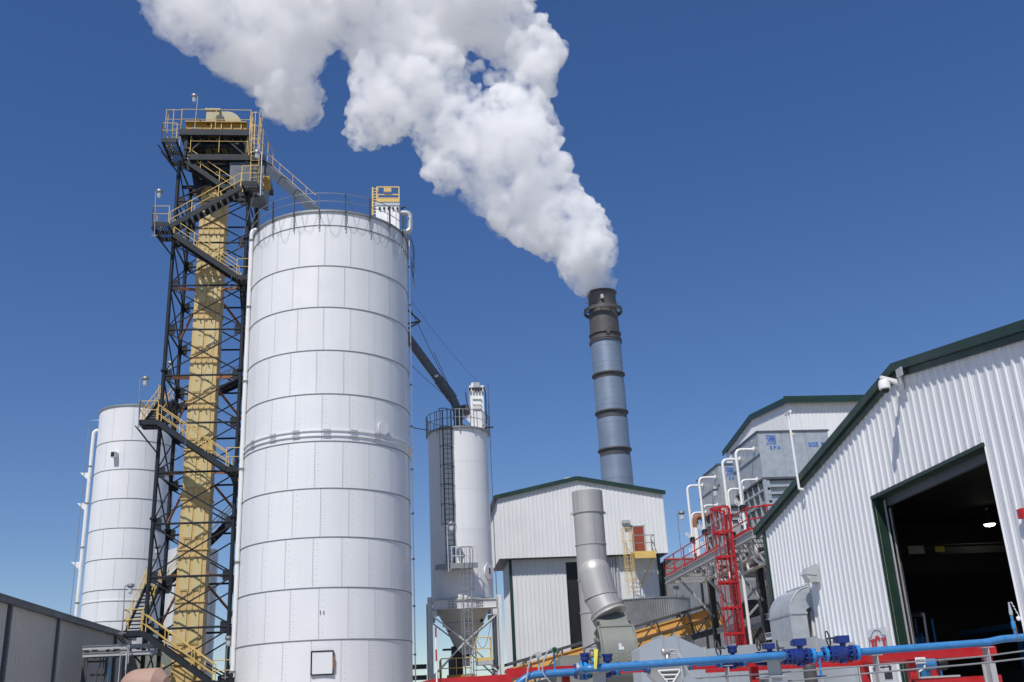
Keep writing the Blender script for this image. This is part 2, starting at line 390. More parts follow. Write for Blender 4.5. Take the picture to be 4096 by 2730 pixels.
MB().lathe(p - n_ * .02, [(.27, 0), (.30, .1), (.36, .1), (.36, .16), (0, .16)], 28, n_).build('manhole', M_SILO, big)
p, a = on_cyl(740.5, 1524, BC, BR); n_ = V((math.cos(a), math.sin(a), 0)); u_ = V((-math.sin(a), math.cos(a), 0)); k_ = V((0, 0, 1))
hd = thing_h = MB().beam(p - u_ * .48 + n_ * .05, p + u_ * .48 + n_ * .05, 1.0, .05, n_).build('hatch_door', M_SILO, big)
fr = MB()
for s in (-1, 1):
    fr.beam(p + u_ * s * .51 - k_ * .55 + n_ * .055, p + u_ * s * .51 + k_ * .55 + n_ * .055, .065, .07, n_)
    fr.beam(p + k_ * s * .53 - u_ * .49 + n_ * .055, p + k_ * s * .53 + u_ * .49 + n_ * .055, .065, .07, n_)
fr.build('hatch_frame', M_BLACK, hd, smooth=0)
MB().beam(p + u_ * .53 - k_ * .3 + n_ * .09, p + u_ * .53 + k_ * .28 + n_ * .09, .09, .06, n_).build('hatch_latch', M_RUST, hd)
for dx in (736, 744):
    p, a = on_cyl(dx, 1408, BC, BR); n_ = V((math.cos(a), math.sin(a), 0))
    MB().beam(p - k_ * .09, p + k_ * .09, .04, .06, n_).build('hook', M_SEAM, big)
# rim railing: a post on each seam of the top ring, two rails, chains of the rigging and the sagging cable loops
ztop = BZ[-1]; pm = MB().beam((BR + .12, 0, -.25), (BR + .12, 0, 1.12), .09, .05).mesh('rail_post', M_DSTEEL, smooth=0)
cm = MB()
for i in range(9): cm.beam((BR + .1, 0, -.3 - i * .09), (BR + .1, (.02 if i % 2 else -.02), -.38 - i * .09), .035, .045)
cm = cm.mesh('chain', M_RAILG, smooth=0)
for j in range(20):
    a = fa - .148 + BDA * j; inst('rail_post', pm, big, (*BC, ztop), a); inst('chain', cm, big, (*BC, ztop), a)
for z in (.58, 1.08): MB().tube(ring(BC, BR + .13, ztop + z, 80), .022, 6, closed=True).build('handrail', M_RAILG, big)
for j in range(20):
    a = fa - .148 + BDA * j; dd = math.atan2(math.sin(a - fa), math.cos(a - fa))
    if abs(dd) > 1.5: continue
    for q, (dz, f0, f1) in enumerate(((1.05, .02, .55), (1.3, .3, .92))):
        pts = []
        for i in range(15):
            t_ = i / 14; aa = a + BDA * (f0 + (f1 - f0) * t_); zz = ztop - (.05 if q < 2 else .2) - (dz + .12 * ((j * 7 + q * 3) % 5 - 2)) * (1 - abs(2 * t_ - 1) ** 2.4)
            pts.append((BC[0] + (BR + .06) * math.cos(aa), BC[1] + (BR + .06) * math.sin(aa), zz))
        MB().tube(pts, .007, 4).build('cable_loop', M_RAILG, big)
# white downpipe along the left edge
def downpipe(label, px_top, px_bot, Yp, zt, zb, dirn, mt, r=.11, collars=(.25, .5, .75), parent_gap=.4):
    x = at(*px_top, Y=Yp).x; t = thing('downpipe', label, 'pipe', (x, Yp, 0), 'white downpipes on the silos')
    pts = bend([V((x, Yp, zb)), V((x, Yp, zt)), V((x, Yp, zt)) + V(dirn)], .35, 6)
    MB().tube(pts, r, 14).build('pipe', mt, t)
    for k in collars: MB().lathe((x, Yp, zb + (zt - zb) * k), [(r - .01, -.05), (r + .035, -.05), (r + .035, .05), (r - .01, .05)], 16).build('collar', M_SEAM, t)
    return t
zt = at(588, 527, Y=54.6).z
downpipe('thick white downpipe rising along the left edge of the largest silo', (574, 640), (530, 1540), 54.6, zt, at(530, 1545, Y=54.6).z, (.75, .3, .0), M_WPIPE, .12, (.0, .22, .42, .62, .8, .97))
MB().tube([at(530, 1548, Y=54.6), (at(530, 1548, Y=54.6).x, 54.6, 0)], .13, 10).build('pipe_stub', M_BLACK, bpy.data.objects['downpipe'])
# conduit with the loops on the right edge
cx = at(941, 620, Y=55.3).x
t = thing('riser_conduit', 'thin grey conduit with loose cable loops on the right edge of the largest silo', 'conduit', (cx, 55.3, 0))
MB().tube(bend([(cx, 55.3, 0), (cx, 55.3, ztop + .75), (cx - .9, 55.3, ztop + .8)], .1, 3), .035, 6).build('conduit', M_WPIPE, t)
for (y0, y1, d_) in ((540, 640, .28), (560, 600, .2), (545, 622, .22)):
    a_, b_ = at(941, y0, Y=55.3), at(941, y1, Y=55.3)
    MB().tube([a_, a_.lerp(b_, .3) + V((d_, 0, 0)), a_.lerp(b_, .8) + V((d_ * 1.2, 0, -.3)), b_ + V((d_, 0, -.5)), a_.lerp(b_, .75) + V((.1, 0, 0))], .016, 5).build('cable', M_CABLE, t)
for i in range(1, 12): MB().bx(cx - .09, cx + .06, 55.25, 55.4, i * 2.44 - .04, i * 2.44 + .04).build('clamp', M_SEAM, t)

# silo behind, on the left
LC, LR = (-21.6, 83.24), 3.04
lz = at(290, 934, Y=80.45).z; LZ = [0]
lvl = [1470, 1398, 1290, 1215, 1144, 1073, 1005, 934]
LZ += sorted(at(285, y, Y=80.45).z for y in [(1550 + q / 1.4927) / SRC for q in (1395, 1207, 1023, 842, 666, 492, 322)]) + [lz]
lfa = math.atan2(-LC[1], -LC[0])
left, LDA = silo('grain_silo', 'tall white panelled silo standing behind the elevator tower, above the grey warehouse', LC, LR, LZ, 12, lfa - .3, .16)
MB().lathe((*LC, at(285, (1550 + 1272 / 1.4927) / SRC, Y=80.45).z), [(LR - .01, -.04), (LR + .05, -.04), (LR + .05, .04), (LR - .01, .04)], 64).build('stiffener_band', M_SILO, left)
p, a = on_cyl((250 + 320 / 1.4927) / SRC, (1550 + 408 / 1.4927) / SRC, LC, LR); n_ = V((math.cos(a), math.sin(a), 0)); u_ = V((-math.sin(a), math.cos(a), 0))
MB().beam(p, p + n_ * .5, .36, .42).build('spout_box', M_SILO, left)
MB().beam(p + n_ * .5 , p + n_ * .54, .28, .34).build('spout_mouth', M_BLACK, left)
dp = downpipe('white downpipe with brackets on the left side of the silo behind the tower', (205, 1100), (180, 1420), 82.6, at(212, 990, Y=82.6).z, .2, (.7, .2, .05), M_WPIPE, .135, (.45, .62, .76, .88))
for y in (1095, 1165, 1300):
    q = at(200, y, Y=82.6); MB().prism([(WL[dp.name].x - .75, 82.6, q.z + .3), (WL[dp.name].x - .1, 82.6, q.z + .3), (WL[dp.name].x - .1, 82.6, q.z - .3)], (0, .06, 0)).build('bracket', M_WPIPE, dp)
MB().tube([(WL[dp.name].x - .45, 82.6, .2), (WL[dp.name].x - .42, 82.6, at(212, 980, Y=82.6).z + .5), (WL[dp.name].x + .6, 82.6, at(212, 980, Y=82.6).z + .5)], .03, 5).build('conduit', M_RAILG, dp)
p = at(394, 1060, Y=84); downpipe('white downpipe on the right side of the silo behind the tower', (397, 1050), (372, 1480), 84, at(402, 1046, Y=84).z, .2, (-.6, .1, .0), M_WPIPE, .15, (.35, .55, .7, .85))
MB().lathe((-17.6, 87.5, 0), [(1.1, 0), (1.1, at(470, 1150, Y=87).z)], 24, capb=True).build('process_column', M_DGREY, None, 'dark grey column half hidden behind the yellow elevator casing', 'tank')
# ladder tower behind the elevator
rl = thing('hopper_tank', 'shaded grey tank with caged ladder seen between elevator and largest silo', 'tank', (-15.2, 76, 0))
MB().lathe((-15.2, 76, 0), [(1.75, 0), (1.75, at(500, 1265, Y=76).z), (.3, at(500, 1250, Y=76).z)], 40).build('shell', M_WSTEEL, rl)
caged_ladder(rl, M_RAILG, (-15.5, 74.1, .5), (-15.5, 74.1, at(500, 1275, Y=76).z), (1, 0, 0), (0, -1, 0), w=.5, cage0=2.5, hoop=1.6)
# ------------------------------------------------------------------ support tower of the bucket elevator
X0, X1, Y0, Y1 = -13.86, -9.5, 58.0, 61.6
LV = [1.3, 4.1, 6.92, 9.65, 12.55, 15.45, 18.32, 21.2, 24.05, 26.9, 29.75, 32.6, 35.2]
tw = thing('steel_tower', 'dark steel lattice tower with yellow zigzag stair flights carrying the elevator', 'tower', (-11.7, 59.8, 0))
for x in (X0, X1):
    for y in (Y0, Y1):
        MB().cyl((x, y, 0), (x, y, 35.4), .118, 12).build('leg', M_STEEL, tw)
        for z in LV[1::3]: MB().cyl((x, y, z + .25), (x, y, z + .36), .2, 12).build('leg_flange', M_STEEL, tw)
def brace(p, q, r, name='diagonal_brace', mt=None): MB().tube([p, q], r, 6).build(name, mt or M_STEEL, tw)
gs = MB().bx(-.2, .2, -.015, .015, -.3, .3).mesh('gusset', M_STEEL, smooth=0)
for k, z in enumerate(LV):
    for (a, b) in (((X0, Y0), (X1, Y0)), ((X0, Y1), (X1, Y1)), ((X0, Y0), (X0, Y1)), ((X1, Y0), (X1, Y1))):
        brace((*a, z), (*b, z), .062, 'horizontal_brace')
        if k + 1 < len(LV):
            z2 = LV[k + 1]; brace((*a, z + .15), (*b, z2 - .15), .042); brace((*b, z + .15), (*a, z2 - .15), .042)
        d_ = (V((*b, 0)) - V((*a, 0))).normalized()
        for c_, s in ((a, 1), (b, -1)): inst('gusset', gs, tw, V((*c_, z)) + d_ * .26 * s, math.atan2(d_.y, d_.x))
for z in (26.9, 21.2, 15.45, 9.65):
    for s, xc, xl in ((-1, -12.66, X0), (1, -11.08, X1)):
        MB().beam((xc, 59.25, z + .25), (xl, Y0 + .1, z - .1), .1, .16).build('strut', M_RUST, tw)
        MB().beam((xc, 60.2, z - .3), (xl, Y1 - .1, z - 2.2), .09, .12).build('strut', M_RUST, tw)
# stair flights, landings
TR = MB().bx(-.13, .13, -.36, .36, -.025, .025).mesh('tread', M_STEEL, smooth=0)
TRB = MB().bx(-.36, .36, -.13, .13, -.025, .025).mesh('tread', M_STEEL, smooth=0)
def flight(p, q, wdir, w=.78, rails=(0, 1), parent=tw):
    """p lower end, q upper end of the outer stringer, wdir to the inner one"""
    p, q, wd = V(p), V(q), V(wdir).normalized() * w
    fl = MB(); 
    st = MB().beam(p, q, .05, .30).build('stair_flight', M_STEEL, parent)
    MB().beam(p + wd, q + wd, .05, .30).build('stringer', M_STEEL, st)
    n = max(4, int((q.z - p.z) / .22)); d_ = (q - p); hor = V((d_.x, d_.y, 0)).normalized()
    me = TR if abs(hor.x) > .5 else TRB
    for i in range(1, n): inst('tread', me, st, p + d_ * (i / n) + wd * .5 + V((0, 0, .02)))
    for k in rails:
        o = wd * k; r = MB(); up = V((0, 0, 1.0)); m_ = V((0, 0, .5)); e = V((0, 0, .1))
        r.tube([p + o + e, p + o + up, q + o + up, q + o + e], .026, 6); r.tube([p + o + m_, q + o + m_], .022, 6)
        for f in (.3, .68): r.tube([p + d_ * f + o + e, p + d_ * f + o + up], .026, 6)
        r.build('handrail', M_YRAIL, st)
    return st
def landing(x0, x1, y0, y1, z, sides, parent=tw, h=.28):
    ld_ = MB().bx(x0, x1, y0, y0 + .05, z - h, z).bx(x0, x1, y1 - .05, y1, z - h, z).bx(x0, x0 + .05, y0 + .05, y1 - .05, z - h, z).bx(x1 - .05, x1, y0 + .05, y1 - .05, z - h, z).bx(x0 + .05, x1 - .05, (y0 + y1) / 2 - .05, (y0 + y1) / 2 + .05, z - h, z - .06)
    ld_ = ld_.build('landing', M_STEEL, parent, smooth=0)
    g_ = MB(); n = int((x1 - x0) / .1)
    for i in range(1, n): xx = x0 + (x1 - x0) * i / n; g_.bx(xx - .02, xx + .02, y0 + .05, y1 - .05, z - .05, z - .005)
    g_.build('grating', M_STEEL, ld_, kind='stuff', smooth=0)
    pt = {'f': [(x0, y0), (x1, y0)], 'l': [(x0, y1), (x0, y0)], 'r': [(x1, y0), (x1, y1)], 'b': [(x1, y1), (x0, y1)]}
    for s in sides: railing(MB(), [(*a, z) for a in pt[s]], 1.07, .026, 1.3, toe=0).build('handrail', M_YRAIL, ld_)
    return ld_
z2b = zm(2.413, 500, 350); z3b = zm(2.24, 500, 1000); z4b = zm(2.613, 450, 1650); z43 = zm(2.958, 450, 2200); z4 = zm(3.92, 550, 400)
YF = 56.75
def px(f, a, Y=YF): return f(*a, Y=Y)
fA = (px(z4, (1480, 1370)), px(z4, (690, 830))); fB = (px(z2b, (430, 1345)), px(z2b, (1115, 965))); fC = (px(z3b, (1000, 240)), px(z2b, (470, 1420)))
fD = (px(z4b, (1185, 590)), px(z4b, (470, 100))); fE = (px(z43, (1180, 1590)), px(z43, (345, 985)))
flight(V(fA[0]) + V((0, .85, 0)), V(fA[1]) + V((0, .85, 0)), (0, 1, 0))
flight(*fB, (0, 1, 0)); flight(*fC, (0, 1, 0)); flight(*fD, (0, 1, 0)); flight(*fE, (0, 1, 0))
zA = z4(480, 600, Y=56.6).z
landing(z4(375, 600, Y=56.6).x, z4(610, 600, Y=56.6).x, 56.6, 59.6, zA, 'fl')
zB1 = z2b(1200, 905, Y=YF).z; landing(z2b(1125, 905, Y=YF).x, z2b(1280, 905, Y=YF).x, YF, 58.3, zB1, 'fr')
zB0 = z2b(330, 1300, Y=YF).z; landing(z2b(262, 1300, Y=YF).x, z2b(420, 1300, Y=YF).x, YF, 58.9, zB0, 'fl')
zC0 = fC[0].z + .1; landing(fC[0].x, fC[0].x + 1.25, YF, 58.2, zC0, 'fr')
zD1 = fD[1].z + .15; landing(z4b(278, 60, Y=YF).x, z4b(470, 60, Y=YF).x, YF, 57.9, zD1, 'fl')
zD0 = fD[0].z + .12; landing(fD[0].x, fD[0].x + 1.1, YF, 58.2, zD0, 'fr')
zE1 = fE[1].z + .15; landing(z43(112, 960, Y=YF).x, z43(345, 960, Y=YF).x, YF, 57.9, zE1, 'fl')
landing(fE[0].x, fE[0].x + 1.2, YF, 58.2, fE[0].z + .1, 'fr')
for zz in (zA, zB0, zD1, zE1):
    for y in (56.9, 57.7): brace((X0 - 1.1, y, zz - .3), (X0, Y0, zz - 1.7), .04, 'knee_brace')
# back and side flights between them
yb = 62.6
bF = (at(440, 900, Y=yb), at(560, 818, Y=yb)); flight(V((X0 - .2, yb, bF[0].z - 1.0)), V((X1, yb, zC0 - 4.3)), (0, 1, 0))
flight(V((X0 - .2, yb, zE1 + 3.1)), V((X1, yb, zD0 - .9)), (0, 1, 0))
flight(V((-14.9, 58.1, zD1)), V((-14.9, 61.8, zD1 + 2.6)), (1, 0, 0)); landing(-15, -13.9, 61.8, 63.4, zD1 + 2.6, 'l')
flight(V((-14.9, 58.1, zE1)), V((-14.9, 61.8, zE1 + 2.9)), (1, 0, 0)); landing(-15, -13.9, 61.8, 63.4, zE1 + 2.9, 'l')
flight(V((X1 + .5, 61.6, zC0 - 4.2)), V((X1 + .5, 58.2, zC0 - .2)), (-1, 0, 0)); flight(V((X1 + .5, 61.6, zD0 - .9)), V((X1 + .5, 58.2, zD0 - .2)), (-1, 0, 0))
# ------------------------------------------------------------------ machine platforms at the head
P = lambda x, y, Y=57.4: z4(x, y, Y=Y)
zu = P(1200, 475).z; xu0, xu1 = P(665, 450).x, P(1755, 500).x
hp = thing('head_platform', 'dark steel machine platform with yellow rails on top of the lattice tower', 'platform', (-11.7, 59.8, zu))
def beam(p, q, w, h, name='platform_beam', mt=None): MB().beam(p, q, w, h).build(name, mt or M_STEEL, hp, smooth=0)
for y in (57.4, 58.6, 60.6, 62.2): beam((xu0, y, zu - .2), (xu1, y, zu - .2), .2, .42)
for x in (xu0 + .1, xu0 + 1.2, xu0 + 2.4, xu0 + 3.6, xu1 - .1): beam((x, 57.5, zu - .28), (x, 62.1, zu - .28), .16, .24)
g_ = MB()
for i in range(34): yy = 57.5 + i * .14; g_.bx(xu0, xu0 + 1.5, yy, yy + .03, zu, zu + .03); g_.bx(xu1 - 1.3, xu1, yy, yy + .03, zu, zu + .03)
g_.build('grating', M_STEEL, hp, kind='stuff', smooth=0)
railing(MB(), [(xu0, 57.4, zu), (xu1 + .05, 57.4, zu), (xu1 + .05, 62.2, zu)], 1.5, .022, 1.9).build('handrail', M_YRAIL, hp)
railing(MB(), [(xu0 - .9, 57.9, zu), (xu0 - .9, 57.4, zu), (xu0, 57.4, zu)], 1.45, .022, .5).build('handrail', M_YRAIL, hp)
# middle deck
zm_ = P(1200, 850).z; xm0, xm1 = P(820, 800).x, P(1990, 900).x
for y in (57.5, 58.9, 60.4, 62.0): beam((xm0, y, zm_ - .2), (xm1, y, zm_ - .2), .18, .40)
for x in (xm0, xm0 + 1.1, xm0 + 2.2, xm0 + 3.3, xm1 - .1): beam((x, 57.6, zm_ - .3), (x, 61.9, zm_ - .3), .14, .2)
g_ = MB()
for i in range(30): yy = 57.6 + i * .145; g_.bx(xm0, xm1, yy, yy + .05, zm_ + .005, zm_ + .03)
g_.build('grating', M_STEEL, hp, kind='stuff', smooth=0)
railing(MB(), [(xm0, 57.5, zm_ + .2), (xm1 - 1.1, 57.5, zm_ + .2)], 1.5, .022, 1.7).build('handrail', M_YRAIL, hp)
for x in (xu0 + .4, xu1 - .15):
    for y in (57.6, 61.8): beam((x, y, zm_ - .3), (x, y, zu - .3), .2, .2, 'column')
beam((xu0 + .4, 57.62, zm_), (xu0 + 1.6, 57.62, zu - .4), .1, .1, 'knee_brace'); beam((xu1 - .2, 57.62, zm_), (xu1 - 1.6, 57.62, zu - .4), .1, .1, 'knee_brace')
MB().hexa([(P(1450, 900).x, 57.6, P(1450, 1300).z), (P(1990, 900).x, 57.6, P(1990, 1440).z), (P(1990, 900).x, 60, P(1990, 1440).z), (P(1450, 900).x, 60, P(1450, 1300).z)],
          [(P(1450, 900).x, 57.6, zm_ - .45), (P(1990, 900).x, 57.6, zm_ - .45), (P(1990, 900).x, 60, zm_ - .45), (P(1450, 900).x, 60, zm_ - .45)]).build('discharge_box', M_SPOUT, hp, smooth=0)
# dark clutter under and between the decks
for i, y in enumerate((58.0, 59.4, 61.0)):
    beam((xm0, y, zm_ - .75), (xm1 - .9, y, zm_ - .75), .16, .22); beam((xu0 + .5, y, zu - .8), (xu1 - .3, y, zu - .8), .14, .2)
    beam((xu0 + .5, y, zm_ + .1), (xu0 + 2.0, y, zu - .7), .09, .09, 'knee_brace')
for z in (zm_ + .75, zm_ + 1.35): beam((xu0 + .45, 57.7, z), (xu0 + .45, 61.7, z), .1, .14); beam((xu0 + .45, 61.75, z), (xu1 - .2, 61.75, z), .1, .14)
MB().bx(P(1470, 700).x, P(1710, 700).x, 58.0, 60.8, zm_ + .05, zm_ + 1.25).build('dark_fill_box', M_STEEL, hp, smooth=0)  # solid box added to fill the gap between the decks with dark
qa, qb = P(835, 1010, 59), P(1015, 1400, 59)
MB().hexa([(qa.x + .35, 58.7, qb.z), (qb.x, 58.7, qb.z), (qb.x, 61.2, qb.z), (qa.x + .35, 61.2, qb.z)], [(qa.x, 58.7, qa.z), (qb.x + .1, 58.7, qa.z), (qb.x + .1, 61.2, qa.z), (qa.x, 61.2, qa.z)]).build('grating_mass', M_STEEL, hp, smooth=0)  # solid box added for the dark mass of platform grating behind the top flight
beam((qa.x - .3, 58.6, qb.z - .1), (qb.x + .1, 58.6, qb.z - .1), .14, .2)
for k in range(9): x = xu0 + .3 + k * .5; beam((x, 57.45, zu - .62), (x, 62.1, zu - .62), .06, .12, 'joist')
# caged ladders on it
zl = P(590, 420).z
caged_ladder(hp, M_YRAIL, (P(580, 420).x, 58.0, zA), (P(580, 420).x, 58.0, zu + .9), (1, 0, 0), (0, -1, 0), .5, .6, 2.2, 1.0, 1.15)
caged_ladder(hp, M_YRAIL, (P(1840, 1000).x, 57.4, zB1), (P(1840, 1000).x, 57.4, zm_ + 1.6), (1, 0, 0), (0, -1, 0), .5, .6, 2.1, 1.1, 1.1)
railing(MB(), [(xm1 - .15, 57.5, zm_), (xm1 + .1, 60.5, zm_)], 1.9, .022, 1.5).build('handrail', M_YRAIL, hp)
# ------------------------------------------------------------------ bucket elevator
EX0, EX1, EY0, EY1 = -12.66, -11.10, 59.2, 60.35
el = thing('bucket_elevator', 'tall pale yellow elevator casing with pairs of access panels inside the lattice tower', 'elevator', ((EX0 + EX1) / 2, 59.8, 0))
pan = MB().bx(-.23, .23, -.05, 0, 0, 1.68).mesh('access_panel', M_YPALE, smooth=0)
hk = MB().tube([(0, -.08, .1), (.03, -.16, .16), (-.03, -.16, .24), (-.03, -.1, .28)], .02, 5).mesh('panel_hook', M_BLACK)
pl = MB().bx(-.07, .07, -.062, -.051, -.045, .045).mesh('rating_plate', M_GOLD, smooth=0)
EZ = [.9, 4.3] + [5.55 + 2.87 * i for i in range(11)]
for i, (z0, z1) in enumerate(zip(EZ, EZ[1:])):
    mb = MB().bx(EX0, EX1, EY0, EY1, z0 + .031, z1 - .036)
    mb.bx(EX0 - .07, EX1 + .07, EY0 - .07, EY1 + .07, z1 - .035, z1 + .03)
    if z1 - z0 > 2:
        for xc in (EX0 + .45, EX0 + 1.1):
            for s in (-.17, .17):
                mb.bx(xc + s - .02, xc + s + .02, EY0 - .04, EY0 + .01, z0 + .05, z0 + .62); mb.bx(xc + s - .02, xc + s + .02, EY0 - .04, EY0 + .01, z1 - .42, z1 - .05)
            mb.bx(xc - .24, xc + .24, EY0 - .05, EY0 + .01, z0 + .60, z0 + .64)
    sec = mb.build('casing_section', M_YEL, el, smooth=0)
    if i >= 2:
        for xc in (EX0 + .45, EX0 + 1.1):
            q = inst('access_panel', pan, sec, (xc, EY0, z0 + .67)); inst('panel_hook', hk, sec, (xc, EY0, z0 + 2.1))
            inst('rating_plate', pl, sec, (xc, EY0, z0 + 1.35))
# boot
MB().bx(EX0 - .25, EX1 + .3, EY0 - .35, EY1 + .2, 0, 2.2).bx(EX0 - .1, EX1 + .1, EY0 - .2, EY0, 2.2, 4.0).build('boot', M_YEL, el, smooth=0)
for x in (EX0 - .3, EX1 + .3): MB().beam((x, EY0 - .4, 2.9), (x, EY0 - .4, 5.2), .1, .1).build('frame_post', M_YEL, el, smooth=0)
MB().bx(EX0 - .5, EX1 + .6, EY0 - .6, EY0 - .3, 2.7, 3.0).build('drip_tray', M_GOLD, el, smooth=0)
for z in (3.1, 4.2, 5.1): MB().bx(EX0 + .1, EX1 - .3, EY0 - .28, EY0 - .1, z, z + .75).build('inspection_cover', M_YEL, el, smooth=0)
# head: base beam, square hood, rounded hood
hx0, hx1 = P(1090, 300, 59).x, P(1665, 300, 59).x; hz0 = zu + .95; hzt = P(1300, 210, 59).z; hzs = P(1200, 190, 59).z
hxm = P(1300, 250, 59).x; prof = [(hxm, hz0 - 1.4), (hx1, hz0 - 1.4)]
for i in range(9):
    a = i / 8 * math.pi / 2; prof.append((hx1 - 1.0 * (1 - math.cos(a)), hz0 + (hzt - hz0) * math.sin(a)))
prof += [(hxm, hzt)]
MB().prism([(x, 58.8, z) for x, z in prof], (0, 2.2, 0)).build('head_hood', M_HOOD, el, smooth=30)
MB().bx(hx0, hxm - .02, 58.7, 61.0, hz0 - 1.4, hzs - .06).bx(hx0 - .08, hxm + .04, 58.6, 61.1, hzs - .06, hzs + .02).build('hood_box', M_HOOD, el, smooth=0)
gx0, gx1 = P(755, 400, 57.9).x, P(1715, 420, 57.9).x
MB().bx(gx0, gx1, 57.9, 61.5, zu + .12, zu + .78).bx(gx0, gx1, 57.7, 61.6, zu + .781, zu + .86).build('base_channel', M_GOLD, el, smooth=0)
for i in range(6): x = gx0 + 1.6 + i * .62; MB().bx(x, x + .05, 57.78, 57.9, zu + .12, zu + .78).build('stiffener', M_YRAIL, el, smooth=0)
MB().cyl((P(1290, 310, 58).x, 57.9, P(1290, 310, 58).z), (P(1290, 310, 58).x, 59.2, P(1290, 310, 58).z), .3, 14).build('drive_motor', M_BLACK, el)
MB().cyl((P(920, 320, 58).x, 58.1, P(920, 320, 58).z), (P(920, 320, 58).x, 58.9, P(920, 320, 58).z), .26, 14).build('drive_motor', M_BLACK, el)
MB().bx(P(1065, 290).x, P(1105, 290).x, 57.9, 58.5, P(1065, 330).z, P(1065, 270).z).build('switch_box', M_BLACK, el, smooth=0)
# ------------------------------------------------------------------ lamps of the tower
Z = lambda x, y, Y=56.7: at(x, y, Y=Y)
pole_lamp(Z(447, 298, 57.3), Z(455, 221, 57.3), 'topmost pole lamp, above the elevator head platform', arm=V((-.22, 0, 0)))
pole_lamp(Z(355, 545, 56.7), Z(358, 440, 56.7), 'pole lamp at the left landing below the elevator head', arm=V((.22, 0, 0)))
pole_lamp(Z(598, 450, 56.5), Z(602, 350, 56.5), 'pole lamp on the right landing under the elevator head', M_WPIPE, V((-.3, 0, 0)))
pole_lamp(Z(318, 985, 56.6), Z(322, 870, 56.6), 'pole lamp on the tower landing beside the top of the left silo', arm=V((.3, 0, 0)))
pole_lamp(Z(390, 900, 61.8), Z(391, 836, 61.8), 'bright small lamp inside the tower frame, left of the casing', arm=V((.02, 0, .05)))
pole_lamp(Z(360, 1320, 61.8), Z(361, 1258, 61.8), 'small lamp inside the tower frame in front of the left silo', arm=V((.02, 0, .05)))
pole_lamp(Z(281, 1460, 56.6), Z(287, 1346, 56.6), 'pole lamp on the lowest left landing above the grey warehouse', arm=V((.3, 0, 0)))
pole_lamp(Z(517, 1562, 56.4), Z(523, 1468, 56.4), 'pole lamp at the foot of the tower beside the largest silo', arm=V((.05, 0, .05)))
# ------------------------------------------------------------------ spouts and cables
a_ = z4(2000, 1040, Y=58.2); b_ = zm(2.613, 950, 700)(690, 340, Y=55.5)
a_ = at(612, 385, Y=58.0); b_ = V((BC[0] - 1.2, BC[1] - .6, ztop + .4)); q_ = at(712, 474, Y=55.6)
d_ = (q_ - a_); b_ = a_ + d_ * 1.12
sp = thing('grain_spout', 'grey blue square spout running from the elevator head down to the largest silo', 'spout', a_)
MB().beam(a_, b_, .46, .50).build('trough', M_SPOUT, sp, smooth=0)
for f in (0.02, .36, .7): MB().beam(a_ + d_ * f, a_ + d_ * (f + .015), .54, .58).build('flange', M_SPOUT, sp, smooth=0)
MB().beam(a_ - d_ * .12 + V((0, 0, -.1)), a_ + d_ * .02, .6, .7).build('transition', M_SPOUT, sp, smooth=0)
MB().bx(a_.x - .1, a_.x + .3, 57.5, 58.1, a_.z - 1.6, a_.z - .9).build('support_bracket', M_GOLD, sp, smooth=0)
r = MB(); off = V((0, .3, .25)); 
for hgt in (.4, .95): r.tube([a_ + off + V((0, 0, hgt)), b_ + off + V((0, 0, hgt))], .016, 6)
for f in (0, .3, .6, .9): r.tube([a_ + d_ * f + off, a_ + d_ * f + off + V((0, 0, .95))], .016, 6)
r.build('handrail', M_YRAIL, sp)
z6 = zm(2.613, 1600, 1150)
s0 = z6(60, 500, Y=58.6); s1 = z6(540, 1150, Y=61.6); s2 = z6(592, 1240, Y=61.7); s3 = V((s2.x + .1, 61.75, 18.4))
sp2 = thing('grain_spout', 'weathered round grey spout pipe leading down to the small hopper silo', 'spout', s3)
top_ = s0 + (s0 - s1) * .55
MB().tube([top_, s1], .28, 16).build('pipe', M_SPOUT, sp2)
MB().tube([s1 + (s0 - s1) * .28, s1 + (s0 - s1) * -.02], .33, 16).build('wear_sleeve', M_SPOUT, sp2)
MB().tube(bend([s1 + (s0 - s1) * .05, s2, s3], .5, 5), .275, 16).build('elbow', M_SPOUT, sp2)
for k in (.25, .55): MB().lathe((s3.x, s3.y, s3.z + (s2.z - s3.z) * k), [(.25, -.06), (.36, -.06), (.36, .06), (.25, .06)], 18).build('flange', M_DSTEEL, sp2)
q = s1 + (s0 - s1) * .33; MB().lathe(q + V((-.05, -.34, 0)), [(.13, 0), (.13, .03), (0, .03)], 14, V((0, -1, .2))).build('inspection_plate', M_WPIPE, sp2)
tri = thing('cable_bracket', 'dark triangular bracket on the right edge of the largest silo holding guy cables', 'bracket', z6(95, 330, Y=57))
e0, e1, e2, e3 = z6(95, 205, Y=57), z6(212, 358, Y=57), z6(98, 455, Y=57), z6(98, 385, Y=57.5)
for p_, q_ in ((e0, e1), (e2, e1), (e3, e1)): MB().beam(p_ - V((.3, 0, 0)) if p_ is not e1 else p_, q_, .07, .09).build('bracket_arm', M_DSTEEL, tri)
def cable(label, p_, q_, s, r=.018, grp='guy cables', mt=None):
    o = MB().tube(sag(p_, q_, s), r, 4).build('guy_cable', mt or M_CABLE, None, label, 'cable', grp)
cable('upper guy cable from the triangular bracket to the round spout', z6(118, 240, Y=57), z6(520, 1070, Y=61.5), .05, .022)
cable('inner guy cable ending on the round spout near its elbow', z6(355, 680, Y=59.5), z6(540, 1090, Y=61.6), .02, .022)
cable('lower guy cable from the largest silo to the underside of the round spout', z6(105, 800, Y=57), z6(455, 1115, Y=61.4), .05, .022)
cable('dark stay between the largest silo and the hopper silo railing', z6(105, 1460, Y=58), z6(280, 1490, Y=60.6), .02, .03)
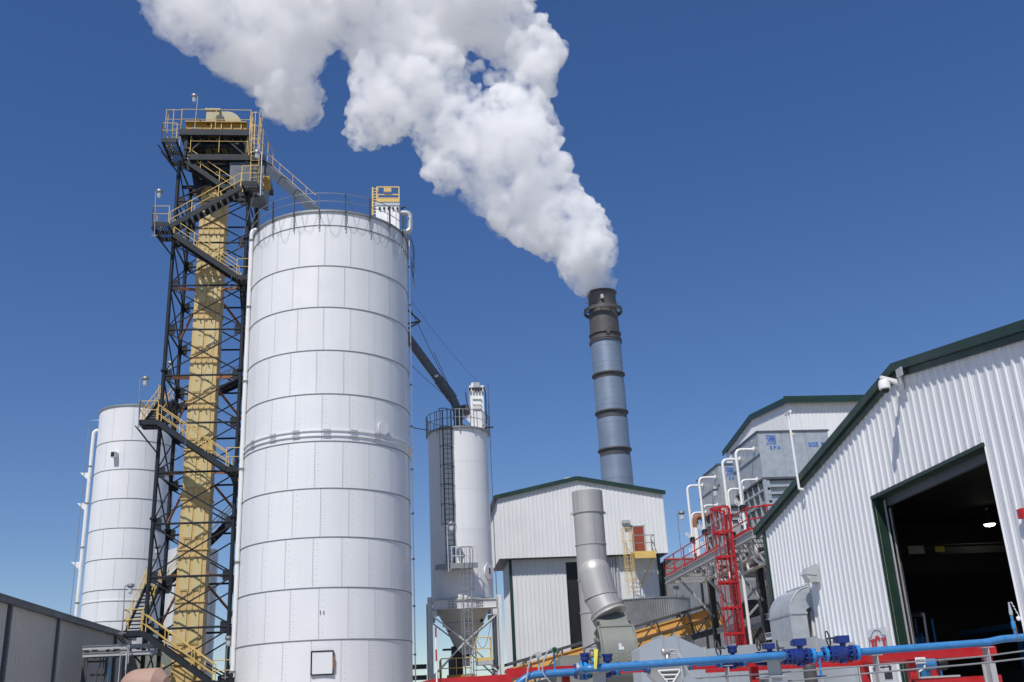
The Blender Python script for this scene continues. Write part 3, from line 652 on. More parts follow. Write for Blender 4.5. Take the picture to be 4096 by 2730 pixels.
cable('long thin wire from the largest silo rail to the filter on the hopper silo', zm(2.613, 950, 700)(1120, 200, Y=51.2), z6(840, 1010, Y=61.9), .9, .013)
cable('thin light rope hanging beside the right landing of the tower', z2b(1250, 1010, Y=57), z4b(690, 560, Y=56.2), .2, .012, mt=M_RAILG)
# ------------------------------------------------------------------ hopper silo on legs
HC, HR = (3.33, 61.9), 1.85
HT, HB = 18.36, 8.2
z6b = zm(2.6125, 1650, 1450); z7b = zm(2.306, 1650, 2050); zh = zm(4.1275, 1650, 2350)
hs_ = thing('hopper_silo', 'smooth white hopper silo on four legs with caged ladder beside the mid building', 'silo', (*HC, 0))
sh = MB()
zz = [HB, HB + 1.55, HB + 3.9, HB + 6.3, HB + 8.0, HT]
for a, b in zip(zz, zz[1:]): MB().lathe((*HC, 0), [(HR, a + .006), (HR, b - .006), (HR - .02, b)], 64).build('shell_course', M_SILO, hs_)
MB().lathe((*HC, 0), [(HR - .02, HB), (HR - .02, HT), (.02, HT + .35)], 48).build('roof', M_SILO, hs_)
MB().lathe((*HC, HB - .12), [(HR - .1, 0), (HR + .12, 0), (HR + .12, .1), (HR - .1, .1)], 48).build('flange', M_WSTEEL, hs_)
MB().lathe((*HC, 0), [(HR - .05, HB - .1), (HR * .62, 6.85), (HR * .60, 6.8), (.32, 5.0), (.32, 4.5)], 40).build('hopper_cone', M_CONE, hs_)
MB().lathe((*HC, 6.8), [(HR * .6, -.05), (HR * .66, -.05), (HR * .66, .06), (HR * .6, .06)], 40).build('cone_flange', M_CONE, hs_)
for f in ((380, 700), (1100, 540), (640, 420)):
    p = zh(f[0] + 300 if f[0] < 400 else f[0] - 20, f[1], Y=61.3); MB().tube([p, p + V((-.28 if f[0] < 700 else .28, -.1, -.05))], .09, 8).build('air_cannon', M_BLACK, hs_)
LX0, LX1, LY0, LY1 = HC[0] - 1.98, HC[0] + 1.98, HC[1] - 1.9, HC[1] + 1.9
for x in (LX0, LX1):
    for y in (LY0, LY1): MB().hbeam((x, y, 0), (x, y, HB + .05), .26, .28, .03, V((1, 0, 0))).build('leg', M_WSTEEL, hs_, smooth=0)
for z in (HB - .4, 3.55):
    hh = .5 if z > 5 else .34
    for (a, b) in (((LX0, LY0), (LX1, LY0)), ((LX0, LY1), (LX1, LY1)), ((LX0, LY0), (LX0, LY1)), ((LX1, LY0), (LX1, LY1))):
        d_ = (V((*b, 0)) - V((*a, 0))).normalized() * .17
        MB().hbeam(V((*a, z)) + d_, V((*b, z)) - d_, .2, hh, .03).build('ring_beam', M_WSTEEL if a[1] == LY0 or 1 else M_WSTEEL, hs_, smooth=0)
for y in (LY0, LY1):
    for x0, x1 in ((LX0, HC[0]), (LX1, HC[0])):
        MB().beam((x0, y + .02, HB - .9), (x1, y + .02, 5.75), .08, .08).build('diagonal_brace', M_WSTEEL, hs_, smooth=0)
        MB().beam((x1, y + .04, 5.75), (x0, y + .04, 3.85), .08, .08).build('diagonal_brace', M_WSTEEL, hs_, smooth=0)
        MB().beam((x0, y + .03, 3.3), (x1, y + .03, 1.2), .08, .08).build('diagonal_brace', M_WSTEEL, hs_, smooth=0)
    for x in (LX0 + .25, LX1 - .25): MB().bx(x - .14, x + .14, y - .06, y - .03, HB - 1.05, HB - .72).build('gusset', M_WSTEEL, hs_, smooth=0); MB().bx(x - .14, x + .14, y - .06, y - .03, 3.35, 4.0).build('gusset', M_WSTEEL, hs_, smooth=0)
bl = MB()
for x in (LX0 + 1.1, LX0 + 1.3, LX1 - 1.2, LX1 - 1.0):
    for k in range(3): bl.bx(x - .03, x + .03, LY0 - .13, LY0 - .1, HB - .58 + k * .16, HB - .52 + k * .16)
bl.build('bolt_heads', M_BLACK, hs_, kind='stuff', smooth=0)
# railing, gate box, ladders and platform
for s in ((1.15, 4.55), (4.85, 7.2)):
    pts = [V((HC[0] + (HR + .1) * math.cos(a), HC[1] + (HR + .1) * math.sin(a), HT)) for a in [s[0] + 2 + (s[1] - s[0]) * i / 14 for i in range(15)]]
    railing(MB(), pts, 1.07, .024, 9).build('handrail', M_RAILG, hs_)
ps = [math.pi * 1.5 + k for k in (-1.5, -.75, .02, .5, .95, 1.4)]
for a in ps: MB().beam((HC[0] + (HR + .1) * math.cos(a), HC[1] + (HR + .1) * math.sin(a), HT - .3), (HC[0] + (HR + .1) * math.cos(a), HC[1] + (HR + .1) * math.sin(a), HT + 1.1), .06, .06).build('rail_post', M_RAILG, hs_, smooth=0)
MB().lathe((*HC, HT), [(HR, -.1), (HR + .14, -.1), (HR + .14, 0), (HR, 0)], 48).build('rim_angle', M_RAILG, hs_)
lx = z6b(368, 1000, Y=60.1).x; pz = z7b(420, 505, Y=59.6).z
caged_ladder(hs_, M_DSTEEL, (lx, 60.05, pz + .1), (lx, 60.05, HT), (1, 0, 0), (-.55, -1, 0), .48, .62, 2.4, 1.0, 1.15)
px0, px1 = z7b(255, 510, Y=59.6).x, z7b(572, 510, Y=59.6).x
pf = MB().lathe((*HC, pz), [(HR + .03, -.06), (HR + .95, -.06), (HR + .95, .04), (HR + .03, .04), (HR + .03, -.06)], 20, a0=math.pi * 1.5 - .62, a1=math.pi * 1.5 + .28).build('ladder_platform', M_RAILG, hs_)
MB().lathe((*HC, pz - .14), [(HR + .95, 0), (HR + .98, 0), (HR + .98, .3), (HR + .95, .3)], 20, a0=math.pi * 1.5 - .62, a1=math.pi * 1.5 + .28).build('toe_plate', M_RAILG, pf)
arc = [V((HC[0] + (HR + .93) * math.cos(a), HC[1] + (HR + .93) * math.sin(a), pz)) for a in [math.pi * 1.5 - .25 + .53 * i / 6 for i in range(7)]]
railing(MB(), arc, 1.1, .026, 9).build('handrail', M_WSTEEL, pf)
lx2 = z7b(510, 900, Y=59.2).x
caged_ladder(hs_, M_RAILG, (lx2, 59.35, .3), (lx2, 59.35, pz), (1, 0, 0), (0, -1, 0), .48, .62, 2.4, 1.0, 1.1)
pole_lamp(z7b(333, 545, Y=59), z7b(316, 125, Y=59), 'tilted floodlight on a white pole in front of the hopper silo ladder', M_WPIPE, V((.26, 0, .14)), size=.34)
p, a = on_cyl((1650 + 693 / 2.306) / SRC, (2050 + 545 / 2.306) / SRC, HC, HR); n_ = V((math.cos(a), math.sin(a), 0))
mh = MB().lathe(p - n_ * .03, [(.36, 0), (.36, .12), (.46, .12), (.46, .17), (0, .17)], 28, n_).build('manhole', M_SILO, hs_)
MB().beam(p + n_ * .15 - V((0, 0, .17)), p + n_ * .15 + V((0, 0, .17)), .1, .05, n_).build('manhole_handle', M_BLACK, mh)
# work platform and screw unit under the cone
MB().bx(HC[0] - 1.5, HC[0] + 1.9, HC[1] - 1.5, HC[1] + 1.7, 3.62, 3.78).build('deck', M_GPAINT, hs_, smooth=0)
MB().bx(HC[0] - 1.1, HC[0] + .5, HC[1] - 1.62, HC[1] - 1.52, 3.8, 3.98).build('toe_plate', M_GOLD, hs_, smooth=0)
railing(MB(), [(HC[0] - 1.4, HC[1] + 1.5, 3.78), (HC[0] - 1.4, HC[1] - 1.4, 3.78), (HC[0] + .3, HC[1] - 1.5, 3.78)], 1.1, .026, .9).build('handrail', M_YRAIL, hs_)
railing(MB(), [(HC[0] + .6, HC[1] + 1.5, 3.78), (HC[0] + 1.7, HC[1] + 1.5, 3.78), (HC[0] + 1.7, HC[1] - .5, 3.78)], 1.0, .026, .9).build('handrail', M_RAILG, hs_)
bx0, bx1 = zh(1055, 1100, Y=59.3).x, zh(1310, 1100, Y=59.3).x; bz = zh(1180, 1210, Y=59.3).z
MB().bx(bx0, bx1, 59.3, 60.3, bz - .22, bz).build('balcony', M_GPAINT, hs_, smooth=0)
r = MB(); railing(r, [(bx0, 60.2, bz), (bx0, 59.35, bz), (bx1, 59.35, bz), (bx1, 60.2, bz)], 1.25, .03, 9).bx(bx0, bx1, 59.33, 59.36, bz, bz + .16); r.build('balcony_rail', M_YRAIL, hs_)
MB().bx(HC[0] - .75, HC[0] - .1, HC[1] - .3, HC[1] + .3, 3.85, 5.6).bx(HC[0] - .35, HC[0] + .35, HC[1] - .35, HC[1] + .35, 4.9, 5.3).bx(HC[0] - 1.25, HC[0] - .3, HC[1] - .2, HC[1] + .2, 5.4, 5.5).build('feeder', M_BLACK, hs_, smooth=0)
MB().bx(HC[0] - .95, HC[0] - .6, HC[1] - .6, HC[1] - .3, 3.9, 4.9).build('control_box', M_DSTEEL, hs_, smooth=0)
for dx in (0, .16): MB().tube([(LX1 - .35 + dx, LY0 + .3, 1), (LX1 - .35 + dx, LY0 + .3, 7.2)], .03, 6).build('conduit', M_DSTEEL, hs_)
MB().tube(sag((HC[0] + .7, 60.9, 5.9), (HC[0] + 1.5, 60.4, 6.8), .9), .014, 4).build('loose_cable', M_CABLE, hs_)
# black pipe rack between the silos at the frame bottom
for i, (y, hgt) in enumerate(((1527, .26), (1552, .26))):
    a_, b_ = at(950, y + 5, Y=62.4), at(1000, y, Y=62.4)
    MB().hbeam((a_.x - 3, 62.4, b_.z - .1), (LX0 - .2, 62.4, b_.z - .1), .2, hgt).build('pipe_rack_beam', M_DSTEEL, None, ('upper' if i == 0 else 'lower') + ' dark steel beam joining the largest silo to the hopper silo legs', 'beam', 'beams between the silos', smooth=0)
# white filter on the hopper silo
fx0, fx1 = z6b(612, 600, Y=61).x, z6b(752, 600, Y=61).x; fz1 = z6b(660, 245, Y=61).z
ft = thing('dust_filter', 'narrow white dust filter with black valves on the hopper silo roof', 'dust filter', ((fx0 + fx1) / 2, 61.5, HT))
MB().bx(fx0, fx1, 61, 62.1, HT + .05, fz1 - .12).build('housing', M_WPIPE, ft, smooth=0)
MB().bx(fx0 - .05, fx1 + .04, 60.95, 62.15, fz1 - .12, fz1).bx(fx0 + .1, fx1 - .2, 61.2, 61.9, fz1, fz1 + .28).build('cap', M_WPIPE, ft, smooth=0)
for y0 in (380, 435, 470): q0, q1 = z6b(628, y0, Y=60.9), z6b(722, y0, Y=60.9); MB().beam(q0, q1, .08, .07).build('clamp_bar', M_WPIPE, ft, smooth=0)
MB().bx(fx0 + .1, fx1 - .15, 60.95, 61.0, z6b(0, 445, Y=61).z, z6b(0, 395, Y=61).z).build('door', M_WPIPE, ft, smooth=0)
for i in range(5):
    q = z6b(600 + i * 30, 282, Y=60.85); MB().lathe(q - V((0, 0, .08)), [(.06, 0), (.06, .16)], 8, capb=True).build('valve', M_BLACK, ft)
q = z6b(668, 232, Y=60.8); MB().bx(q.x - .2, q.x + .2, 60.8, 61.0, q.z - .18, q.z + .14).build('junction_box', M_GPAINT, ft, smooth=0)
q = z6b(545, 510, Y=61.2); MB().lathe(q, [(.36, -.25), (.42, 0), (.36, .25)], 16, V((1, .2, 0)), capb=True).build('blower', M_DSTEEL, ft)
MB().hexa([z6b(520, 560, Y=61), z6b(610, 640, Y=61), z6b(610, 640, Y=61.6), z6b(520, 560, Y=61.6)], [z6b(560, 500, Y=61), z6b(615, 560, Y=61), z6b(615, 560, Y=61.6), z6b(560, 500, Y=61.6)]).build('blower_duct', M_WSTEEL, ft, smooth=0)
MB().tube(bend([z6b(555, 310, Y=60.9), z6b(562, 380, Y=60.9), z6b(578, 460, Y=60.9)], .2, 3), .03, 6).build('hose', M_BLACK, ft)
MB().tube([z6b(745, 260, Y=60.8), z6b(762, 330, Y=60.8), z6b(775, 640, Y=60.8)], .035, 6).build('hose', M_BLACK, ft)
for i, (x0, y0, x1, y1) in enumerate(((787, 220, 860, 1560),)):
    t = MB().tube([z6b(x0, y0, Y=61.2), (z6b(x0, y0, Y=61.2).x, 61.2, 0)], .025, 5).build('hoist_cable', M_CABLE, None, 'thin vertical cable hanging along the right side of the hopper silo', 'cable')
MB().beam(z6b(752, 688, Y=60.9), z6b(845, 678, Y=60.9), .08, .08).build('davit_arm', M_BLACK, None, 'short black davit arm sticking out right of the hopper silo rim', 'davit')
# white filter with yellow cage on the largest silo
z5 = zm(2.613, 950, 700); Yd = 54.2
dx0, dx1 = z5(1447, 400, Y=Yd).x, z5(1690, 400, Y=Yd).x; dz = z5(1560, 300, Y=Yd).z
df = thing('dust_filter', 'white dust filter topped by a yellow railed platform on the largest silo', 'dust filter', ((dx0 + dx1) / 2, Yd + .7, ztop))
MB().bx(dx0, dx1, Yd, Yd + 1.5, ztop - .3, dz - .14).build('housing', M_WPIPE, df, smooth=0)
MB().bx(dx0 - .04, dx1 + .03, Yd - .05, Yd + 1.55, dz - .14, dz + .02).build('cap', M_GALV, df, smooth=0)
for i in range(6): x = dx0 + .22 + i * .26; MB().lathe((x, Yd - .06, dz - .42), [(.05, 0), (.07, .06), (.05, .14)], 8, capb=True).build('valve', M_BLACK, df)
for x in (dx0 + .6, dx0 + 1.1): MB().bx(x, x + .06, Yd - .05, Yd, ztop, dz - .5).build('rib', M_WPIPE, df, smooth=0)
cz0, cz1 = dz + .12, z5(1570, 128, Y=Yd).z; cg = MB()
for x in (dx0 + .05, dx1):
    for y in (Yd, Yd + 1.4): cg.beam((x, y, cz0), (x, y, cz1), .065, .065)
for f in (0.08, .48, 1.0):
    z = cz0 + (cz1 - cz0) * f
    for y in ((Yd, Yd + 1.4) if f == 1 else (Yd,)): cg.beam((dx0 + .05, y, z), (dx1, y, z), .05, .06 if f > .1 else .2)
    for x in (dx0 + .05, dx1): cg.beam((x, Yd, z), (x, Yd + 1.4, z), .05, .06)
cg.build('platform_cage', M_YRAIL, df, smooth=0)
q = z5(1568, 160, Y=Yd - .1); MB().bx(q.x - .22, q.x + .22, Yd - .16, Yd - .06, q.z - .13, q.z + .13).build('control_box', M_YEL, df, smooth=0)
la = z5(1412, 420, Y=Yd + .4); lb = z5(1412, 132, Y=Yd + .4); lm = MB()
for dx in (0, .3):
    lm.beam(la + V((dx, 0, 0)), lb + V((dx, 0, 0)), .08, .06)
for i in range(10): c_ = la.lerp(lb, (i + .5) / 10); lm.beam(c_, c_ + V((.3, 0, 0)), .04, .04)
lm.build('ladder', M_YRAIL, df, smooth=0)
MB().tube(bend([z5(1695, 400, Y=54.5), z5(1805, 400, Y=54.5), z5(1805, 590, Y=54.5), z5(1720, 600, Y=54.5)], .5, 6), .16, 12).build('exhaust_elbow', M_GALV, df)
MB().cyl(z5(1715, 340, Y=54), z5(1760, 335, Y=54), .05, 8).build('valve', M_BLACK, df)
# ------------------------------------------------------------------ chimney
SC, SR = (18.8, 88.0), 1.40
st = thing('chimney', 'tall round chimney with silver clad shaft and dark top giving off steam', 'chimney', (*SC, 0))
ys = lambda v: at(1400, (1100 + v / 1.743) / SRC, Y=SC[1] - SR).z
lv = [(1460, 1250), (1200, 985), (935, 705), (670, 445)]
MB().lathe((*SC, 0), [(SR - .06, 0), (SR - .06, ys(700))], 48).build('inner_shaft', M_STACKD, st)
zb = 0
for i, (b, t_) in enumerate(lv):
    z0 = 0 if i == 0 else ys(b); z1 = ys(t_); n = max(6, int((z1 - z0) / .62)) if i else 22
    for k in range(n):
        a0, a1 = z0 + (z1 - z0) * k / n, z0 + (z1 - z0) * (k + 1) / n; e = random.uniform(-.008, .012)
        MB().lathe((*SC, 0), [(SR - .02, a0 + .004), (SR + e, a0 + .004), (SR + e, a1 - .004), (SR - .02, a1 - .004)], 56).build('cladding_band', M_STACK, st, smooth=20)
    if i < 3:
        zz = ys(lv[i + 1][0])
        MB().lathe((*SC, z1 + .02), [(SR - .05, 0), (SR - .02, zz - z1)], 48).build('bare_band', M_DSTEEL, st)
    MB().lathe((*SC, ys(lv[i + 1][0]) if i < 3 else ys(440)), [(SR, -.07), (SR + .13, -.07), (SR + .13, .05), (SR, .05)], 48).build('stiffening_ring', M_STACKD, st)
zt_ = ys(92); MB().lathe((*SC, 0), [(SR - .02, ys(432)), (SR - .02, ys(330)), (SR - .08, ys(200)), (SR - .1, zt_ - .12), (SR + .06, zt_), (SR - .1, zt_), (SR - .3, zt_ - .4), (SR - .3, zt_ - 6)], 48).build('chimney_top', M_STACKD, st)
for v_ in (385, 425): MB().lathe((*SC, ys(v_)), [(SR - .05, -.09), (SR + .1, -.09), (SR + .1, .06), (SR - .05, .06)], 48).build('top_band', M_STACKD, st)
zr = ys(222); MB().lathe((*SC, zr), [(SR + .28, -.12), (SR + .42, -.12), (SR + .42, .2), (SR + .28, .2), (SR + .28, -.12)], 48).build('hoop', M_STACKD, st)
for k in range(10):
    a = k * math.pi / 5; c_, s_ = math.cos(a), math.sin(a); MB().beam((SC[0] + 1.25 * c_, SC[1] + 1.25 * s_, zr), (SC[0] + 1.75 * c_, SC[1] + 1.75 * s_, zr), .06, .1).build('hoop_bracket', M_STACKD, st, smooth=0)
for dx in (-1, 1): z_ = ys(155); MB().cyl((SC[0] + dx * 1.2, SC[1], z_), (SC[0] + dx * 1.62, SC[1], z_), .09, 8).build('port', M_GALV, st)
for x, v_ in ((275, 150), (318, 396)):
    q = at((2250 + x / 1.743) / SRC, (1100 + v_ / 1.743) / SRC, Y=SC[1] - SR - .05); MB().bx(q.x - .13, q.x + .13, q.y - .1, q.y + .2, q.z - .2, q.z + .2).build('port_cover', M_GPAINT if v_ < 300 else M_STACKD, st, smooth=0)
# ------------------------------------------------------------------ mid building
zb_ = zm(1.7813, 1950, 1850)
BX0, BX1, BY0, BY1 = 6.72, 19.15, 74.0, 80.5; ZL, ZE, ZA, XA = 12.3, 16.72, 17.95, 12.75
mbd = thing('process_building', 'tall white ribbed building with green trim, overhanging upper storey and red door', 'building', ((BX0 + BX1) / 2, 77, 0))
zt_ = lambda s: ZE + (ZA - ZE) * (s / (XA - BX0) if s < XA - BX0 else (BX1 - BX0 - s) / (BX1 - XA))
clad(mbd, M_CLADB, (BX0, BY0, 0), (1, 0, 0), (0, -1, 0), BX1 - BX0, ZL, zt_)
clad(mbd, M_CLADB, (BX0, BY1, 0), (0, -1, 0), (-1, 0, 0), BY1 - BY0, ZL, ZE)
clad(mbd, M_CLADB, (BX1, BY0, 0), (0, 1, 0), (1, 0, 0), BY1 - BY0, ZL, ZE)
clad(mbd, M_CLADB, (BX1, BY1, 0), (-1, 0, 0), (0, 1, 0), BX1 - BX0, ZL, lambda s: zt_(BX1 - BX0 - s))
rf = MB(); o_ = .18
for xa, za, xb, zb2 in ((BX0 - o_, ZE - .03, XA, ZA + .02), (XA, ZA + .02, BX1 + o_, ZE - .03)):
    rf.hexa([(xa, BY0 - o_, za), (xb, BY0 - o_, zb2), (xb, BY1 + o_, zb2), (xa, BY1 + o_, za)], [(xa, BY0 - o_, za + .12), (xb, BY0 - o_, zb2 + .12), (xb, BY1 + o_, zb2 + .12), (xa, BY1 + o_, za + .12)])
rf.build('roof', M_GPAINT, mbd, smooth=0)
for xa, za, xb, zb2 in ((BX0 - o_, ZE, XA, ZA + .05), (XA, ZA + .05, BX1 + o_, ZE)): MB().beam((xa, BY0 - o_ - .03, za), (xb, BY0 - o_ - .03, zb2), .06, .3).build('rake_trim', M_GREEN, mbd, smooth=0)
MB().bx(BX0 - o_ - .07, BX0 - o_ - .01, BY0 - o_, BY1 + o_, ZE - .2, ZE + .14).build('gutter', M_GREEN, mbd, smooth=0)
MB().bx(BX0 + .03, BX1 - .03, BY0 + .03, BY1 - .03, ZL - .02, ZL + .1).build('soffit', M_DSTEEL, mbd, smooth=0)
MB().lathe((XA - .1, 77, ZA), [(.55, 0), (.55, .5), (.4, .75), (0, .8)], 6).build('ridge_vent', M_GPAINT, mbd, smooth=0)
I_ = .78; GX0, GX1, GY0 = BX0 + I_, BX1 - .55, BY0 + I_
ox0, ox1 = zb_(562, 800, Y=GY0).x, zb_(600, 800, Y=GY0).x
clad(mbd, M_CLADB, (GX0, GY0, 0), (1, 0, 0), (0, -1, 0), GX1 - GX0, 0, ZL - .02, [(ox0 - GX0, ox0 - GX0 + .85, 0, ZL - .3)])
clad(mbd, M_CLADB, (GX0, BY1 - .6, 0), (0, -1, 0), (-1, 0, 0), BY1 - .6 - GY0, 0, ZL - .02)
clad(mbd, M_CLADB, (GX1, GY0, 0), (0, 1, 0), (1, 0, 0), BY1 - .6 - GY0, 0, ZL - .02)
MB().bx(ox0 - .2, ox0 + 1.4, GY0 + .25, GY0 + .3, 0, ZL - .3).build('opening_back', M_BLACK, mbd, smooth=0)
MB().bx(GX0 - .06, GX0 + .16, GY0 - .06, GY0 + .12, 0, ZL - .03).build('corner_trim', M_GREEN, mbd, smooth=0)
MB().bx(GX1 - .16, GX1 + .06, GY0 - .06, GY0 + .12, 0, ZL - .03).build('corner_trim', M_GREEN, mbd, smooth=0)
for x in (870, 888, 905, 930): q = zb_(x, 800, Y=GY0 - .15); MB().cyl((q.x, GY0 - .15, 3), (q.x, GY0 - .15, ZL - .1), .085, 8).build('conduit', M_GALV, mbd)
# door, balcony, ladder, lamp
q0, q1 = zb_(1028, 452, Y=BY0), zb_(1125, 640, Y=BY0)
dr = MB().bx(q0.x + .05, q1.x - .02, BY0 - .08, BY0 - .02, q1.z + .1, q0.z - .08).build('door', M_RDOOR, mbd, smooth=0)
MB().bx(q0.x - .08, q0.x + .05, BY0 - .1, BY0 - .01, q1.z, q0.z).bx(q1.x - .02, q1.x + .06, BY0 - .1, BY0 - .01, q1.z, q0.z).bx(q0.x - .08, q1.x + .06, BY0 - .1, BY0 - .01, q0.z - .08, q0.z).build('door_frame', M_GPAINT, dr, smooth=0)
q0, q1 = zb_(1045, 635, Y=72.9), zb_(1197, 635, Y=72.9); bz = q0.z
bc = MB().bx(q0.x, q1.x, 72.9, BY0 - .04, bz - .14, bz).bx(q0.x, q1.x, 72.85, 72.9, bz - .5, bz - .15).build('balcony', M_YRAIL, mbd, smooth=0)
railing(MB(), [(q0.x, 72.95, bz), (q1.x, 72.95, bz), (q1.x, BY0 - .1, bz)], 1.15, .03, 1.4).build('balcony_rail', M_RAILG, bc)
MB().beam((q1.x - .1, 72.95, bz - .4), (q1.x - .9, GY0 - .1, bz - 2.2), .08, .08).build('strut', M_YRAIL, bc, smooth=0)
q = zb_(1000, 500, Y=73); caged_ladder(mbd, M_YRAIL, (q.x, 73.4, zb_(1010, 945, Y=73).z), (q.x, 73.4, bz + .6), (1, 0, 0), (0, -1, 0), .5, .6, 1.0, 1.1, 1.0)
q = zb_(988, 425, Y=73.8); wlp = MB().bx(q.x - .3, q.x + .28, 73.6, BY0 - .03, q.z - .12, q.z + .12).build('wall_lamp', M_GPAINT, None, 'grey box lamp above the yellow ladder on the mid building', 'lamp', smooth=0)
MB().bx(q.x - .24, q.x + .22, 73.65, 73.9, q.z - .2, q.z - .125).build('lens', M_GLOBE, wlp, smooth=0)
# ------------------------------------------------------------------ corrugated tank, grey building behind the steelwork
def corr_wall(name, parent, pts_fn, n, z0, z1, amp, mt):
    mb = MB()
    for i in range(n + 1):
        p, nn = pts_fn(i / n); k = amp * (1 if i % 2 else -1); mb.v += [V((p.x + nn.x * k, p.y + nn.y * k, z0)), V((p.x + nn.x * k, p.y + nn.y * k, z1))]
    for i in range(n): mb.f.append((2 * i, 2 * i + 2, 2 * i + 3, 2 * i + 1))
    return mb.build(name, mt, parent, smooth=50)
tz = at(1490, 1369, Y=66).z; tc, tr = (at(1492, 1400, Y=70.2).x, 70.2), 2.75
tk = thing('corrugated_tank', 'round corrugated zinc tank wall behind the orange conveyor', 'tank', (*tc, 0))
for k in range(3):
    z0, z1 = tz * k / 3, tz * (k + 1) / 3
    for j in range(12):
        a0, a1 = math.pi + j * math.pi / 6, math.pi + (j + 1) * math.pi / 6
        corr_wall('corrugated_sheet', tk, lambda f: (V((tc[0] + tr * math.cos(a0 + (a1 - a0) * f), tc[1] + tr * math.sin(a0 + (a1 - a0) * f), 0)), V((math.cos(a0 + (a1 - a0) * f), math.sin(a0 + (a1 - a0) * f), 0))), 18, z0, z1 - .02, .035, M_CORR)
MB().lathe((*tc, 0), [(tr - .1, 0), (tr - .1, tz - .02), (tr + .05, tz - .02), (tr + .05, tz + .06), (0, tz + .2)], 48).build('liner_and_rim', M_CORR, tk)
q = at(1566, 1400, Y=70); MB().beam((q.x, 69.3, 0), (q.x, 69.3, at(1562, 1370, Y=69.3).z), .1, .1).build('corner_post', M_BLACK, tk, smooth=0)
zc3 = zm(3.136, 2600, 2000); q = zc3(290, 1000, Y=73); gz = zc3(420, 735, Y=73).z
gb = thing('grey_shed', 'weathered grey corrugated shed behind the cooling tower steelwork', 'shed', (q.x + 4, 75, 0))
clad(gb, M_CORR, (q.x, 73, 0), (1, 0, 0), (0, -1, 0), 9, 0, gz, pitch=.2, rh=.03)
clad(gb, M_CORR, (q.x, 78, 0), (0, -1, 0), (-1, 0, 0), 5, 0, gz, pitch=.2, rh=.03)
MB().bx(q.x - .1, q.x + 9.1, 72.9, 78, gz, gz + .12).build('roof', M_GALV, gb, smooth=0)
q2 = zc3(650, 1100, Y=72.9); MB().bx(q2.x - .06, q2.x + .06, 72.85, 72.95, 0, gz).build('joint', M_BLACK, gb, smooth=0)
# ------------------------------------------------------------------ stainless exhaust and fan
ev = thing('exhaust_duct', 'large upright stainless exhaust duct with sloping branch in front of the mid building', 'duct', (8.5, 47, 0))
ex0, ex1 = zb_(607, 500, Y=47).x, zb_(833, 500, Y=47).x; exc, er = (ex0 + ex1) / 2 + .06, .70
ez = [0] + sorted(zb_(700, y, Y=46.3).z for y in (1310, 1065, 825, 575, 345, 190))
for i, (a, b) in enumerate(zip(ez, ez[1:])):
    r_ = er + (.02 if i == len(ez) - 2 else 0)
    s_ = MB().lathe((exc, 47, 0), [(r_, a + .01), (r_, b - .02), (r_ - .015, b)] + ([(r_ - .04, b), (r_ - .04, b - 1)] if i == len(ez) - 2 else []), 40).build('duct_section', M_STAIN, ev)
    if 0 < i: MB().lathe((exc, 47, a), [(r_ - .01, -.035), (r_ + .03, -.03), (r_ + .03, .03), (r_ - .01, .035)], 40).build('weld_band', M_STAIN, ev)
    an = math.pi * 1.5 + (-.35, .2, -.1, .35, .15, -.9)[i]; c_, k_ = math.cos(an), math.sin(an)
    MB().beam((exc + r_ * c_, 47 + r_ * k_, a + .05), (exc + r_ * c_, 47 + r_ * k_, b - .05), .035, .03, V((c_, k_, 0))).build('seam', M_RIDGE, ev)
for dx in (-1, 1): MB().bx(exc + dx * (er + .06) - .07, exc + dx * (er + .06) + .07, 46.95, 47.05, ez[-2] - .05, ez[-2] + .05).build('lifting_lug', M_STAIN, ev, smooth=0)
b0 = zb_(740, 810, Y=47.0); b1 = zb_(808, 965, Y=46.6); b2 = zb_(858, 1068, Y=46.4)
b0 = V((exc + .03, 46.8, b0.z + .12)); d1 = (b1 - b0)
MB().lathe(b0, [(.735 * math.sin(a), -.735 * math.cos(a)) for a in [math.pi * (i + .01) / 14.3 for i in range(15)]], 36, d1.normalized()).build('elbow_shoulder', M_STAIN, ev)
for a, b in ((b0, b1), (b1, b2)):
    MB().tube([a, b], .75, 36).build('branch_section', M_STAIN, ev); q = a.lerp(b, .99); dd_ = (b - a).normalized()
    MB().lathe(q, [(.74, -.04), (.79, -.03), (.79, .03), (.74, .04)], 36, dd_).build('weld_band', M_STAIN, ev)
    n_ = V((.35, -.8, .45)); n_ = (n_ - dd_ * n_.dot(dd_)).normalized(); MB().beam(a + n_ * .755, b + n_ * .755, .035, .03, n_).build('seam', M_RIDGE, ev)
dd_ = (b2 - b1).normalized(); MB().lathe(b2, [(.75, -.1), (.84, -.04), (.78, .05), (.83, .1), (.83, .16), (.6, .18), (0, .18)], 36, dd_).build('flexible_collar', M_STAIN, ev)
bl_ = MB()
for k in range(20):
    a = k * math.pi / 10; x_ = dd_.orthogonal().normalized(); y_ = dd_.cross(x_); c_ = b2 + (x_ * math.cos(a) + y_ * math.sin(a)) * .79 + dd_ * .09; bl_.beam(c_ - dd_ * .05, c_, .05, .05)
bl_.build('bolts', M_GPAINT, ev, kind='stuff', smooth=0)
